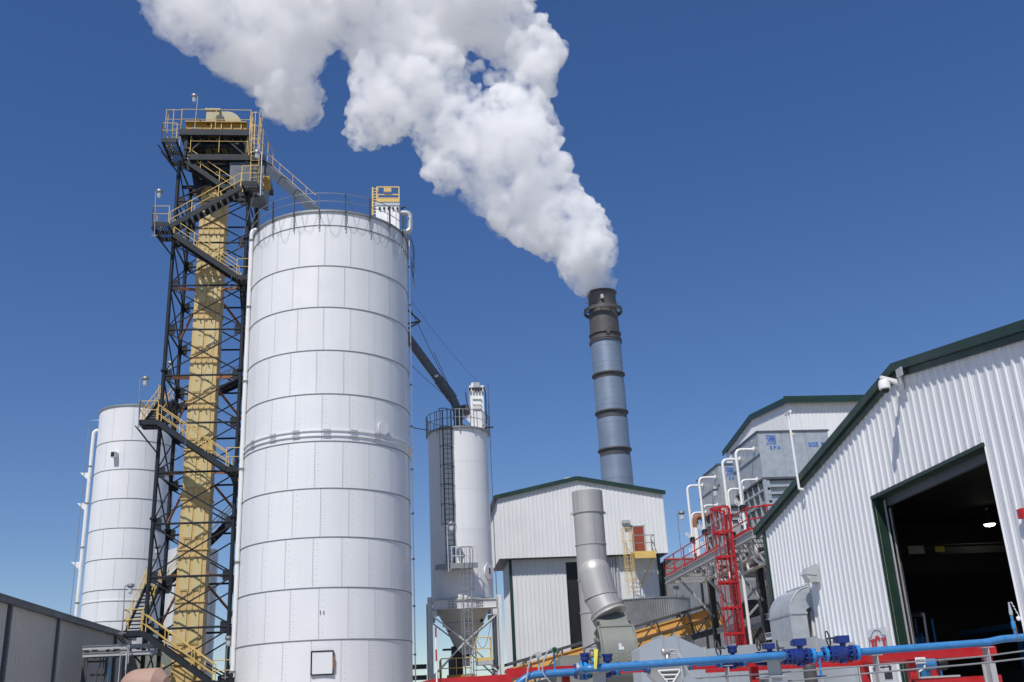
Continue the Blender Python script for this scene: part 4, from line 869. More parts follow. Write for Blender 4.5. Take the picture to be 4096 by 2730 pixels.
# fan
fz_ = zm(5.6, 2380, 2450); Yf = 44.8
fx0, fx1 = fz_(165, 400, Y=Yf).x, fz_(900, 500, Y=Yf).x; fzt = fz_(450, 350, Y=Yf + .5).z
fan = thing('blower_fan', 'grey green scroll fan housing with flanged neck below the sloping stainless duct', 'fan', ((fx0 + fx1) / 2, 44, 0))
fr_ = 1.55; fcz = fzt - 1.12; prof = []
for i in range(25):
    a = R_(135) + R_(225) * i / 24; prof.append((Yf + fr_ + .05 + fr_ * math.cos(a) * (1.0 + .18 * i / 24), fcz + fr_ * math.sin(a) * (1.0 + .18 * i / 24)))
prof.append((Yf + 2.6, fzt - .3))
prof.append((Yf + .6, fzt + .08))
MB().prism([(fx0, y, z) for y, z in prof], (fx1 - fx0, 0, 0)).build('scroll_housing', M_FAN, fan, smooth=25)
for x in (fx0 - .06, fx1 + .06):
    MB().tube([(x, y, z) for y, z in prof], .05, 6, closed=True).build('edge_angle', M_FAN, fan)
nk = V((0, .85, .53)); w_ = (fx1 - fx0); T0 = V(((fx0 + fx1) / 2, Yf + .5, fzt + .06)); yv = V((0, -.53, .85))
def frame(k, ww, hh, tt, nm):
    cc = T0 + nk * k - yv * hh / 2; x_ = V((1, 0, 0))
    q_ = [cc + x_ * ww / 2 * a + yv * hh / 2 * b for a, b in ((-1, -1), (1, -1), (1, 1), (-1, 1))]
    MB().hexa(q_, [p + nk * tt for p in q_]).build(nm, M_FAN, fan, smooth=0)
frame(.02, w_ + .16, 1.75, .09, 'flange'); frame(.12, w_ * .9, 1.55, .42, 'neck'); frame(.54, w_ + .1, 1.68, .08, 'flange'); frame(.72, w_ + .02, 1.62, .05, 'flange'); frame(.63, w_ * .9, 1.5, .08, 'neck'); frame(.78, w_ * .86, 1.45, .5, 'transition_hood')
pb = lambda x, y: fz_(x, y, Y=Yf - .03)
q0, q1 = pb(530, 700), pb(655, 835)
MB().bx(q0.x, q1.x - .09, Yf + .0, Yf + .015, q1.z, q0.z).bx(q0.x + .1, q1.x, Yf - .001, Yf + .014, q1.z + .0, q1.z + .13).build('label_plate', M_SWHITE, fan, smooth=0)
q = pb(630, 1020); MB().bx(q.x - .05, q.x + .05, Yf + .02, Yf + .03, q.z - .05, q.z + .05).build('label_plate', M_SWHITE, fan, smooth=0)
sc_ = MB()
for x, y in ((483, 900), (618, 895), (750, 885), (492, 985), (762, 968), (502, 1070), (770, 1050)): q = pb(x, y); sc_.bx(q.x - .025, q.x + .025, Yf - .02, Yf + .05, q.z - .025, q.z + .025)
sc_.build('screws', M_GALV, fan, kind='stuff', smooth=0)
for z in (fcz + .6, fcz - .5): MB().beam((fx0 - .08, Yf + .4, z), (fx0 - .08, Yf + 2.4, z + .3), .1, .1).build('stiffener', M_FAN, fan, smooth=0)
MB().bx(fx0 + .1, fx1 - .1, Yf + .4, Yf + 3, 0, .6).build('plinth', M_CONC, fan, smooth=0)
eb = zb_(520, 1480, Y=41); MB().bx(eb.x, eb.x + 1.25, 41, 42.2, 0, zb_(560, 1395, Y=41).z).bx(eb.x + .1, eb.x + 1.4, 41.1, 42.3, zb_(560, 1395, Y=41).z, zb_(560, 1385, Y=41).z + .05).build('motor_cabinet', M_FAN, None, 'grey green cabinet to the left of the scroll fan', 'cabinet', smooth=0)
# ------------------------------------------------------------------ inclined conveyor
Yc = 60.5; c0, c1 = at(1130, 1560, Y=Yc), at(1640, 1393, Y=Yc); zt0, zt1 = at(1160, 1541, Y=Yc), at(1648, 1385, Y=Yc)
cv = thing('inclined_conveyor', 'orange trough conveyor in a dark truss rising to the right below the mid building', 'conveyor', c0)
dv = (c1 - c0).normalized(); nv = V((-dv.z, 0, dv.x))
P_ = lambda x, y, yy=Yc: at(x, y, Y=yy)
k0, k1 = P_(1140, 1548, 61.2), P_(1643, 1398, 61.2); kd = (k1 - k0); L_ = kd.length; ku = kd / L_; nv = V((-ku.z, 0, ku.x))
nsec = 7
for i in range(nsec):
    a, b = k0 + ku * (L_ * i / nsec + .02), k0 + ku * (L_ * (i + 1) / nsec - .02)
    q = lambda p, h, y: p + nv * h + V((0, y, 0))
    s_ = MB().hexa([q(a, -.98, -.35), q(a, -.98, .45), q(a, -.45, .45), q(a, -.45, -.35)], [q(b, -.98, -.35), q(b, -.98, .45), q(b, -.45, .45), q(b, -.45, -.35)])
    s_.hexa([q(a, -.45, -.12), q(a, -.45, .3), q(a, -.02, .3), q(a, -.02, -.12)], [q(b, -.45, -.12), q(b, -.45, .3), q(b, -.02, .3), q(b, -.02, -.12)])
    s_.hexa([q(a, -.02, -.2), q(a, -.02, .36), q(a, .06, .36), q(a, .06, -.2)], [q(b, -.02, -.2), q(b, -.02, .36), q(b, .06, .36), q(b, .06, -.2)])
    s_.build('trough_section', M_ORANGE, cv, smooth=0)
    MB().hexa([q(b, -1.02, -.42), q(b, -1.02, .5), q(b, .1, .5), q(b, .1, -.42)], [q(b + ku * .05, -1.02, -.42), q(b + ku * .05, -1.02, .5), q(b + ku * .05, .1, .5), q(b + ku * .05, .1, -.42)]).build('flange', M_ORANGE, cv, smooth=0)
for y in (-.85, 1.0):
    MB().beam(k0 + nv * .28 + V((0, y, 0)), k1 + nv * .28 + V((0, y, 0)), .12, .12).build('truss_chord', M_DSTEEL, cv, smooth=0)
    MB().beam(k0 - nv * 1.22 + V((0, y, 0)), k1 - nv * 1.22 + V((0, y, 0)), .16, .34).build('truss_chord', M_DSTEEL, cv, smooth=0)
    MB().beam(k0 - nv * .42 + V((0, y, 0)), k1 - nv * .42 + V((0, y, 0)), .05, .06).build('truss_rail', M_DSTEEL, cv, smooth=0)
    for i in range(nsec + 1):
        a = k0 + ku * (L_ * i / nsec) + V((0, y, 0)); MB().beam(a - nv * 1.2, a + nv * .28, .1, .1).build('truss_post', M_DSTEEL, cv, smooth=0)
        if i < nsec: MB().beam(a - nv * 1.2, a + ku * (L_ / nsec) + nv * .28, .08, .08).build('truss_diagonal', M_DSTEEL, cv, smooth=0)
for f in (.25, .8): a = k0 + kd * f; MB().beam((a.x, Yc + .7, 0), (a.x, Yc + .7, a.z - 1.35), .2, .2).build('trestle', M_DSTEEL, cv, smooth=0)
pole_lamp(zc3(345, 1420, Y=60), zc3(325, 1110, Y=60), 'short white pole lamp standing above the upper end of the orange conveyor', arm=V((.02, 0, .05)))
# ------------------------------------------------------------------ cooling towers on their steel platform
PX, PZ = 15.5, 9.0
plat = thing('steel_platform', 'grey steel platform with red railing carrying both galvanised cooling towers', 'platform', (18, 52, 0))
PY0, PY1, PXE = 44.6, 61.2, 21.6
for p, q in (((PX, PY0, PZ - .2), (PX, PY1, PZ - .2)), ((PX + 2.6, PY0, PZ - .22), (PX + 2.6, PY1, PZ - .22)), ((PXE, PY0, PZ - .2), (PXE, PY1, PZ - .2))): MB().hbeam(p, q, .18, .36).build('edge_beam', M_GPAINT, plat, smooth=0)
for i in range(12):
    y = PY0 + .1 + i * 1.5; MB().hbeam((PX + .1, y, PZ - .22), (PXE - .1, y, PZ - .22), .14, .28).build('cross_beam', M_GPAINT, plat, smooth=0)
g_ = MB()
for i in range(40): x = PX + .12 + i * .15; g_.bx(x, x + .035, PY0, PY1, PZ - .01, PZ + .03)
g_.build('grating', M_GPAINT, plat, kind='stuff', smooth=0)
for nm, pts in (('handrail', [(PX + .02, PY1, PZ), (PX + .02, at(1668, 1290, X=PX).y + .75, PZ)]), ('handrail', [(PX + .02, at(1668, 1290, X=PX).y - .75, PZ), (PX + .02, 45.2, PZ), (PX + .8, PY0, PZ), (PXE, PY0, PZ)]), ('handrail', [(PX + .02, PY1, PZ), (PX + 2.2, PY1, PZ)])):
    railing(MB(), pts, 1.07, .036, 2.1).build(nm, M_RED, plat)
    for a, b in zip(pts, pts[1:]): MB().beam(V(a) + V((0, 0, .09)), V(b) + V((0, 0, .09)), .02, .17).build('toe_plate', M_RED, plat, smooth=0)
for y in (46, 50.2, 54.5, 58.7):
    for x in (PX + 2.0, PXE - .6):
        MB().hbeam((x, y, 0), (x, y, PZ - .42), .32, .34, .035, V((1, 0, 0))).build('column', M_DSTEEL if x < 19 else M_GPAINT, plat, smooth=0)
    for z in (5.6, 2.6): MB().hbeam((PX + 2.2, y, z), (PXE - .8, y, z), .16, .3).build('girder', M_GPAINT, plat, smooth=0)
    MB().beam((PX + 2.0, y, PZ - 2.6), (PX + .25, y, PZ - .5), .12, .12).build('knee_brace', M_GPAINT, plat, smooth=0)
    MB().beam((PX + 2.2, y, 5.7), (PXE - .8, y, PZ - .5), .1, .1).build('diagonal_brace', M_GPAINT, plat, smooth=0)
for z in (5.6, 2.6):
    for x in (PX + 2.0, PXE - .6):
        for ya, yb_ in ((46, 50.2), (50.2, 54.5), (54.5, 58.7)): MB().hbeam((x, ya + .2, z), (x, yb_ - .2, z), .16, .28).build('girder', M_DSTEEL if z < 4 else M_GPAINT, plat, smooth=0)
for ya, yb_ in ((46, 50.2), (54.5, 58.7)):
    MB().beam((PX + 2.0, ya, 5.8), (PX + 2.0, yb_, PZ - .5), .1, .1).build('diagonal_brace', M_GPAINT, plat, smooth=0); MB().beam((PX + 2.0, yb_, 2.8), (PX + 2.0, ya, 5.5), .1, .1).build('diagonal_brace', M_WSTEEL, plat, smooth=0)
MB().hbeam((PX + .2, 45.3, 4.4), (PX + 5.5, 45.3, 5.0), .25, .3).build('girder', M_GPAINT, plat, smooth=0)
MB().hbeam((PX + .9, 45.1, 3.9), (PX + 5, 45.1, 3.9), .2, .22).build('girder', M_WSTEEL, plat, smooth=0)
# pipework under the deck
up = thing('header_pipes', 'pale header pipes with white elbows hung under the red railed platform', 'pipe', (PX + 1.2, 50, PZ - .9))
MB().tube([(PX + .9, 44.8, PZ - .85), (PX + .9, 56.5, PZ - .85)], .10, 12).build('header', M_CONE, up)
MB().tube([(PX + 1.7, 44.8, PZ - 1.05), (PX + 1.7, 56.5, PZ - 1.05)], .09, 12).build('header', M_CONE, up)
for y in (46.3, 49.5, 52.5): MB().tube(bend([(PX + .5, y, PZ - .3), (PX + .5, y, PZ - 1.25), (PX + 1.2, y - .1, PZ - 1.3), (PX + 1.2, y - .1, PZ - .8)], .35, 5), .075, 10).build('elbow', M_WPIPE, up)
for y in (47, 48, 50.6, 53.6, 54.6): MB().cyl((PX + .9, y, PZ - .75), (PX + .9, y, PZ - .3), .08, 10).build('drop', M_WPIPE, up)
for i, (x, y, z0, z1) in enumerate(((PX + 3.2, 51, 5.2, 7.4), (PX + 3.3, 47.5, 6.2, 7.9), (PX + 3.4, 56.0, 3.5, 7))):
    ve = thing('process_vessel', ('dark vessel behind the red ladder under the platform', 'black square unit under the near end of the platform', 'dark vessel under the far end of the platform')[i], 'vessel', (x, y, z0))
    if i == 1: MB().bx(x - .8, x + .8, y - .8, y + .8, z0, z1).build('casing', M_BLACK, ve, smooth=0); MB().bx(x - .85, x + .85, y - .85, y + .85, z1, z1 + .1).build('lid', M_DSTEEL, ve, smooth=0)
    else: MB().lathe((x, y, z0), [(.3, 0), (.75, .3), (.75, z1 - z0 - .3), (.3, z1 - z0)], 24, capb=True).build('shell', M_CONE if i == 0 else M_DSTEEL, ve); MB().cyl((x, y, 0), (x, y, z0 + .1), .2, 10).build('support', M_DSTEEL, ve)
# red caged ladder
LXr = PX - .12; LYr = at(1668, 1290, X=LXr - .3).y
rlad = thing('red_ladder', 'bright red caged ladder rising to the cooling tower platform', 'ladder', (LXr, LYr, 0))
caged_ladder(rlad, M_RED, (LXr, LYr, .2), (LXr, LYr, PZ + .35), (0, -1, 0), (-1, 0, 0), .62, .78, 2.2, 1.2, 1.15, .03, 9, .10)
for s in (-.4, .4): MB().beam((LXr + .02, LYr + s, .2), (LXr + .02, LYr + s, PZ + 1.5), .1, .1).build('stile', M_RED, rlad, smooth=0)
MB().tube([(LXr + .5, LYr + .2, .2), (LXr + .5, LYr + .2, PZ - .3)], .075, 10).build('white_riser', M_WPIPE, None, 'white riser pipe standing behind the red ladder', 'pipe')
# the two towers
def cooling_tower(label, y0, y1, full):
    x0, x1, zb0, zmid, zt_ = 17.0, 20.55, PZ + .25, 11.75, 14.02
    t = thing('cooling_tower', label, 'cooling tower', ((x0 + x1) / 2, (y0 + y1) / 2, PZ), 'galvanised cooling towers on the platform')
    MB().bx(x0 + .03, x1 - .03, y0 + .03, y1 - .03, zmid, zt_ - .06).build('core', M_GALV, t, smooth=0)
    n = 3
    for i in range(n):
        a, b = x0 + (x1 - x0) * i / n, x0 + (x1 - x0) * (i + 1) / n
        MB().bx(a + .012, b - .012, y0, y0 + .03, zmid + .02, zt_ - .05).build('front_panel', M_GALV, t, smooth=0)
    for k, (za, zb2) in enumerate(((zmid, (zmid + zt_) / 2), ((zmid + zt_) / 2, zt_ - .05))):
        for a, b in ((y0, (y0 + y1) / 2), ((y0 + y1) / 2, y1)): MB().bx(x0, x0 + .03, a + .015, b - .015, za + .02, zb2 - .015).build('side_panel', M_GALV, t, smooth=0)
    for za in (zt_ - .05, zmid - .08): MB().bx(x0 - .05, x1 + .05, y0 - .05, y1 + .05, za, za + .075).build('edge_channel', M_DGREY, t, smooth=0)
    MB().bx(x0 - .03, x0 + .0, y0, y1, (zmid + zt_) / 2 - .04, (zmid + zt_) / 2 + .04).build('side_rail', M_DGREY, t, smooth=0)
    # louvred base: recessed back, mullions and rails
    MB().bx(x0 + .3, x1 - .1, y0 + .25, y1 - .1, zb0, zmid - .1).build('base_box', M_GALV, t, smooth=0)
    for y in [y0 + .05 + (y1 - y0 - .1) * i / 5 for i in range(6)]: MB().bx(x0, x0 + .3, y - .05, y + .05, zb0, zmid - .1).build('mullion', M_GALV, t, smooth=0)
    for z in (zmid - .55, zmid - 1.15): MB().bx(x0 - .01, x0 + .28, y0, y1, z - .05, z + .05).build('rail', M_GALV, t, smooth=0)
    for z in (zmid - .4, zmid - .75): MB().bx(x0 + .12, x1, y0 - .02, y0 + .25, z - .06, z + .06).build('front_rail', M_GALV, t, smooth=0)
    MB().bx(x0 + .12, x1, y0 + .1, y0 + .25, zb0, zmid - .85).build('front_plate', M_GALV, t, smooth=0)
    MB().bx(x0 - .02, x0 + .14, y0 - .03, y0 + .12, zb0, zmid - .08).build('corner_post', M_GALV, t, smooth=0)
    MB().bx(x0, x1, y0, y1, PZ + .03, zb0).build('skid', M_GPAINT, t, smooth=0)
    # fan ring on the front plate
    fc = V((x0 + 1.55, y0 + .08, zmid - 1.75))
    MB().lathe(fc, [(.72, .0), (.80, .0), (.80, .28), (.72, .28), (.72, 0)], 36, V((0, -1, 0))).build('fan_ring', M_DSTEEL, t)
    for k in range(8):
        a = k * math.pi / 4; MB().beam(fc + V((math.cos(a) * .1, -.1, math.sin(a) * .1)), fc + V((math.cos(a + .2) * .7, -.1, math.sin(a + .2) * .7)), .16, .02, V((0, 1, .3))).build('fan_blade', M_RUST, t, smooth=0)
    for y in (y0 + .9, y0 + 2.3): MB().bx(x0 - .012, x0, y - .06, y + .06, zt_ - .32, zt_ - .2).build('warning_label', M_YTAG, t, smooth=0)
    # lettering and arrow emblem
    def put(body, size, cx_, cz_): return place('lettering', text_mesh(body, size, M_LBLUE, .004), t, (cx_, y0 - .012, cz_), (1, 0, 0), (0, -1, 0))
    put('S P X', .24, x0 + .80, zt_ - .83)
    lg = MB(); u_ = V((1, 0, 0)); 
    def arrow(cx_, cz_, s):
        # hatched arrow pointing up and right
        q = lambda a, b: V((cx_ + a * s, y0 - .012, cz_ + b * s))
        for i in range(4): lg.beam(q(-.42 + i * .0, .42 - i * .14), q(.06 + .12 * i, .42 - i * .14), .01, .035 * s)
        for i in range(7): o_ = -.48 + i * .15; lg.beam(q(o_ - .0, -.5 + .02 * (i % 2)), q(min(o_ + .62, .46), -.5 + .9 * min(1, (.46 - o_) / .62 if o_ + .62 > .46 else 1)), .01, .034 * s)
        for i in range(4): lg.beam(q(.46 - i * .1, -.45 + .1 * i), q(.46 - i * .1, .45), .01, .033 * s)
    arrow(x0 + .62, zt_ - .42, .52); 
    if full:
        put('SGS', .30, x0 + 2.72, zt_ - .72); arrow(x0 + 3.2, zt_ - .7, .2)
        MB().bx(x0 + 1.68, x0 + 1.84, y0 - .013, y0 - .004, zt_ - .22, zt_ - .1).build('warning_label', M_YTAG, t, smooth=0)
        q_ = fc + V((-.35, -.0, .82)); MB().bx(q_.x - .25, q_.x + .25, y0 + .08, y0 + .095, q_.z - .05, q_.z + .05).build('maker_plate', M_LBLUE, t, smooth=0)
    lg.build('emblem', M_LBLUE, t, smooth=0)
    return t
cooling_tower('nearer galvanised cooling tower lettered SPX and SGS behind the right hall roof', 46.5, 50.7, True)
cooling_tower('farther galvanised cooling tower partly hidden behind its lettered neighbour', 53.2, 57.4, False)
z2 = zm(1.65, 2600, 1550)
def riser(label, top, end, foot, Y, r=.072, valve=True, dx=.0):
    e = z2(*end, X=17.0 - .02); c_ = V((16.05 + dx, e.y, e.z)); t = thing('riser_pipe', label, 'pipe', (c_.x, e.y, PZ), 'white riser pipes of the cooling towers')
    MB().tube(bend([e, c_, (c_.x, e.y, PZ + .03)], .3, 5), r, 12).build('pipe', M_WPIPE, t)
    MB().lathe(e, [(r, 0), (r + .07, 0), (r + .07, .04), (r, .04)], 14, V((-1, 0, 0))).build('flange', M_WPIPE, t)
    if valve:
        q = V((c_.x, e.y, PZ + (1.45 if valve is True else valve)))
        MB().lathe(q, [(r + .02, -.16), (r + .09, -.12), (r + .09, .12), (r + .02, .16)], 12).build('valve', M_BLACK, t)
        hw = MB().tube(ring((0, 0), .17, 0, 16), .018, 5, closed=True).beam((-.17, 0, 0), (.17, 0, 0), .025, .025).beam((0, -.17, 0), (0, .17, 0), .025, .025)
        ww = hw.build('handwheel', M_WPIPE, t, org=(0, 0, 0)); ww.location = q + V((-.25, -.1, .25)) - WL[t.name]; ww.rotation_euler = (R_(70), 0, R_(30))
    return t
riser('nearest tall white riser pipe on the nearer cooling tower', None, (685, 410), None, 0)
riser('second tall white riser pipe at the far edge of the nearer cooling tower', None, (592, 475), None, 0)
riser('short white overflow pipe at the near base of the nearer cooling tower', None, (707, 610), None, 0, .058, .55, .1)
riser('short white overflow pipe at the far base of the nearer cooling tower', None, (617, 670), None, 0, .058, .55, .1)
riser('tall white riser pipe at the near edge of the farther cooling tower', None, (430, 595), None, 0)
riser('leftmost tall white riser pipe on the farther cooling tower', None, (348, 648), None, 0)
riser('short white overflow pipe at the near base of the farther cooling tower', None, (445, 778), None, 0, .058, .55, .1)
riser('short white overflow pipe at the far base of the farther cooling tower', None, (368, 826), None, 0, .058, .55, .1)
q = zc3(575, 340, X=16.2); t = thing('rusty_vent', 'rusty brown pipe elbow on a pale stub behind the leftmost riser', 'pipe', (16.2, q.y, PZ))
MB().tube(bend([(16.2, q.y, q.z), (16.2, q.y, q.z + .55), (16.9, q.y, q.z + .6)], .35, 6), .17, 12).build('elbow', M_RUST, t); MB().cyl((16.2, q.y, PZ), (16.2, q.y, q.z), .13, 12).build('stub', M_WPIPE, t)
pole_lamp(zc3(412, 890, X=PX - .1), zc3(340, 165, X=PX - .1), 'tall street lamp on the far part of the red railed platform', arm=V((.3, .15, .05)))
pole_lamp(z2(425, 900, X=15.9), z2(408, 668, X=15.9), 'pole lamp in front of the farther cooling tower', arm=V((.2, .1, .02)))
# ------------------------------------------------------------------ tall white hall behind the cooling towers
rc = at(1808, 921, Y=70); RX, RYb, RZe, RZr = rc.x, 85.5, rc.z, 23.5
rb = thing('rear_hall', 'tall white ribbed hall with green roof edge rising behind the cooling towers', 'building', (RX + 8, 77, 0))
clad(rb, M_CLAD, (RX, 70, 0), (1, 0, 0), (0, -1, 0), 18, 0, RZe)
zr_ = lambda s: RZe + (RZr - RZe) * (1 - abs(s - 7.75) / 7.75)
clad(rb, M_CLAD, (RX, 85.5, 0), (0, -1, 0), (-1, 0, 0), 15.5, 0, zr_)
rf = MB()
for ya, za, yb_, zb2 in ((69.6, RZe, 77.75, RZr + .05), (77.75, RZr + .05, 85.9, RZe)):
    rf.hexa([(RX - .15, ya, za), (RX + 18, ya, za), (RX + 18, yb_, zb2), (RX - .15, yb_, zb2)], [(RX - .15, ya, za + .15), (RX + 18, ya, za + .15), (RX + 18, yb_, zb2 + .15), (RX - .15, yb_, zb2 + .15)])
    MB().beam((RX - .18, ya, za - .05), (RX - .18, yb_, zb2 - .05), .06, .45).build('rake_trim', M_GREEN, rb, smooth=0)
rf.build('roof', M_GPAINT, rb, smooth=0)
MB().bx(RX - .4, RX + 18, 69.5, 69.58, RZe - .3, RZe + .2).build('gutter', M_GREEN, rb, smooth=0)
# ------------------------------------------------------------------ right hall with the big open doorway
WX, WY0, WY1, WYR, WZE, WZR = 11.6, 11.4, 32.2, 21.8, 7.06, 8.9
DY0, DY1, DZ = 18.96, 24.15, 6.31
hall = thing('door_hall', 'near white ribbed metal hall on the right with green rake trim and open doorway', 'building', (WX + 10, WYR, 0))
zr_ = lambda s: WZE + (WZR - WZE) * (1 - abs(s - (WY1 - WYR)) / (WY1 - WYR))
clad(hall, M_CLAD, (WX, WY1, 0), (0, -1, 0), (-1, 0, 0), WY1 - WY0, 0, zr_, [(WY1 - DY1, WY1 - DY0, 0, DZ)])
clad(hall, M_CLAD, (WX, WY0, 0), (1, 0, 0), (0, -1, 0), 30, 0, WZE)
rf = MB()
for ya, za, yb_, zb2 in ((WY0 - .35, WZE - .06, WYR, WZR + .03), (WYR, WZR + .03, WY1 + .7, WZE - .1)):
    rf.hexa([(WX - .08, ya, za), (WX + 32, ya, za), (WX + 32, yb_, zb2), (WX - .08, yb_, zb2)], [(WX - .08, ya, za + .1), (WX + 32, ya, za + .1), (WX + 32, yb_, zb2 + .1), (WX - .08, yb_, zb2 + .1)])
    MB().beam((WX - .125, ya, za + .03), (WX - .125, yb_, zb2 + .03), .08, .2).build('rake_trim', M_GREEN, hall, smooth=0)
    MB().beam((WX - .065, ya, za - .15), (WX - .065, yb_, zb2 - .15), .05, .15).build('rake_flashing', M_GREEN, hall, smooth=0)
rf.build('roof', M_GREEN, hall, smooth=0)
MB().bx(WX - .36, WX - .02, WY0, WY1 + .5, WZE - .3, WZE - .28) if 0 else None
MB().bx(WX - .07, WX + .1, WY1 - .06, WY1 + .14, 0, WZE - .05).build('corner_trim', M_GREEN, hall, smooth=0)
MB().bx(WX + .0, WX + .19, DY1 - .02, DY1 + .06, 0, DZ).build('door_jamb', M_GREEN, hall, smooth=0)
MB().bx(WX - .06, WX - .005, DY1, DY1 + .06, 0, DZ + .06).build('jamb_flashing', M_GREEN, hall, smooth=0)
MB().bx(WX + .0, WX + .19, DY0 - .06, DY0 + .02, 0, DZ).build('door_jamb', M_CLAD, hall, smooth=0)
MB().bx(WX - .07, WX + .24, DY0 - .05, DY1 + .06, DZ - .01, DZ + .07).build('door_header', M_GREEN, hall, smooth=0)
MB().bx(WX + .28, WX + .38, DY0, DY1, DZ - .19, DZ + .1).build('rolled_door', M_DGREY, hall, smooth=0)
MB().bx(WX + .21, WX + .24, DY1 - .07, DY1 - .02, 0, DZ - .05).build('door_track', M_GPAINT, hall, smooth=0)
MB().bx(WX + .30, WX + .325, DY1 - .10, DY1 - .06, 0, DZ - .27).build('door_track', M_GALV, hall, smooth=0)
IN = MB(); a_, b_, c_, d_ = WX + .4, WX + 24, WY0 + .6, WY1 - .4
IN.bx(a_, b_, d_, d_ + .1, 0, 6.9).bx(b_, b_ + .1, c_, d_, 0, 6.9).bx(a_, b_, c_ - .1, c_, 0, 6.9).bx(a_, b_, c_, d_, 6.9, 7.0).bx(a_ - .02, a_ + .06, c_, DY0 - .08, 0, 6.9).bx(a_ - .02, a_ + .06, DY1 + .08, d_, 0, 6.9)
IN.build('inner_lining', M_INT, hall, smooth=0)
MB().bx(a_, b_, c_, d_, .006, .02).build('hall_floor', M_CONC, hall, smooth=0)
for x in (WX + 8.2, WX + 14): MB().hbeam((x, d_ - .3, 0), (x, d_ - .3, 6.9), .2, .4).build('frame_column', M_DSTEEL, hall, smooth=0); MB().hbeam((x, c_, 6.6), (x, d_, 6.6), .2, .5).build('frame_rafter', M_DSTEEL, hall, smooth=0)
q = at(2090, 1266, Y=30.2)
MB().hbeam((a_ + .1, 30.2, q.z), (b_ - .1, 30.2, q.z), .2, .3).build('crane_beam', M_DSTEEL, hall, smooth=0)
MB().bx(q.x - .1, q.x + .4, 30.06, 30.09, q.z - .12, q.z + .12).build('load_plate', M_SWHITE, hall, smooth=0); MB().bx(q.x + .75, q.x + 1.05, 30.06, 30.09, q.z - .08, q.z + .08).build('load_plate', M_YTAG, hall, smooth=0)
q = at(2274, 1205, X=WX + 6.0)
hl = thing('bay_lamp', 'lit bell lamp hanging inside the dark doorway of the right hall', 'lamp', q)
MB().lathe(q, [(.04, .4), (.07, .32), (.1, .12), (.17, .0)], 20).build('reflector', M_DSTEEL, hl); MB().lathe(q, [(.165, .0), (.13, -.05), (0, -.08)], 20).build('lens', M_LAMP, hl); MB().tube([q + V((0, 0, .38)), (q.x, q.y, 6.9)], .015, 5).build('chain', M_DSTEEL, hl)
# blue pipework standing inside
zi = zm(3.154, 3350, 2350); XI = WX + 1.3
ip = thing('inner_pipework', 'thin blue pipes and a white pole standing inside the open doorway', 'pipe', (XI, zi(1000, 500, X=XI).y, 0))
for pts, mt, r in ((((915, 405), (975, 405), (1030, 700)), M_BLUE, .022), (((960, 598), (1060, 590), (1085, 715)), M_BLUE, .02), (((885, 415), (915, 700)), M_BLUE, .03), (((1190, 400), (1240, 690)), M_BLUE, .025), (((1085, 330), (1140, 700)), M_CAP, .032)):
    pp = [zi(x, y, X=XI) for x, y in pts]; e = V((XI, pp[-1].y, .03)); MB().tube(pp + [e], r, 6).build('pipe', mt, ip)
q = zi(1010, 690, X=XI); MB().bx(q.x - .2, q.x + .2, q.y - .2, q.y + .2, 0, q.z + .1).build('pump_block', M_BLUE, ip, smooth=0)
MB().tube([zi(820, 355, X=XI + .3), zi(1080, 340, X=XI + .3)], .05, 8).build('pipe', M_STAIN, ip)
# dim plant inside
for i, (y, hgt) in enumerate(((21.0, 2.6), (24.6, 3.1), (28.4, 2.2))):
    ve = thing('hall_machine', ('dim machine block just inside the right part of the doorway', 'dim upright tank deep inside the doorway', 'dim machine block at the far end inside the doorway')[i], 'machine', (WX + 6.5, y, 0))
    if i == 1: MB().lathe((WX + 7.5, y, 0), [(.9, 0), (.9, hgt), (.3, hgt + .4), (0, hgt + .4)], 24).build('shell', M_GPAINT, ve); MB().cyl((WX + 7.5, y, hgt + .3), (WX + 7.5, y, 6.5), .1, 8).build('vent', M_GALV, ve)
    else: MB().bx(WX + 5.2, WX + 7.6, y - .8, y + .8, .2, hgt).build('casing', M_DSTEEL, ve, smooth=0); MB().bx(WX + 5.12, WX + 5.19, y - .3, y + .3, hgt - 1.1, hgt - .4).build('control_panel', M_GPAINT, ve, smooth=0); MB().tube(bend([(WX + 5.6, y, hgt), (WX + 5.6, y, hgt + 1.2), (WX + 5.6, y + 3, hgt + 1.2)], .3, 4), .09, 8).build('pipe', M_BLUE, ve)
# screw rows of the cladding
def screws(parent, p0, u, n, L, zs_, zt, skip=lambda s, z: False):
    mb = MB(); p0, u, n = V(p0), V(u), V(n); k = V((0, 0, .012))
    for z in zs_:
        s = .05
        while s < L:
            if z < zt(s) - .1 and not skip(s, z):
                p = V((*(p0 + u * s).xy, z)) + n * .002; a = u * .012; mb.add([p - a - k, p + a - k, p + a + k, p - a + k, p + n * .014], [(0, 1, 4), (1, 2, 4), (2, 3, 4), (3, 0, 4)])
            s += .305
    mb.build('screw_heads', M_GPAINT, parent, kind='stuff', smooth=0)
screws(hall, (WX, WY1, 0), (0, -1, 0), (-1, 0, 0), WY1 - WY0, [.6 + i * 1.5 for i in range(6)], zr_, lambda s, z: WY1 - DY1 < s < WY1 - DY0 and z < DZ)
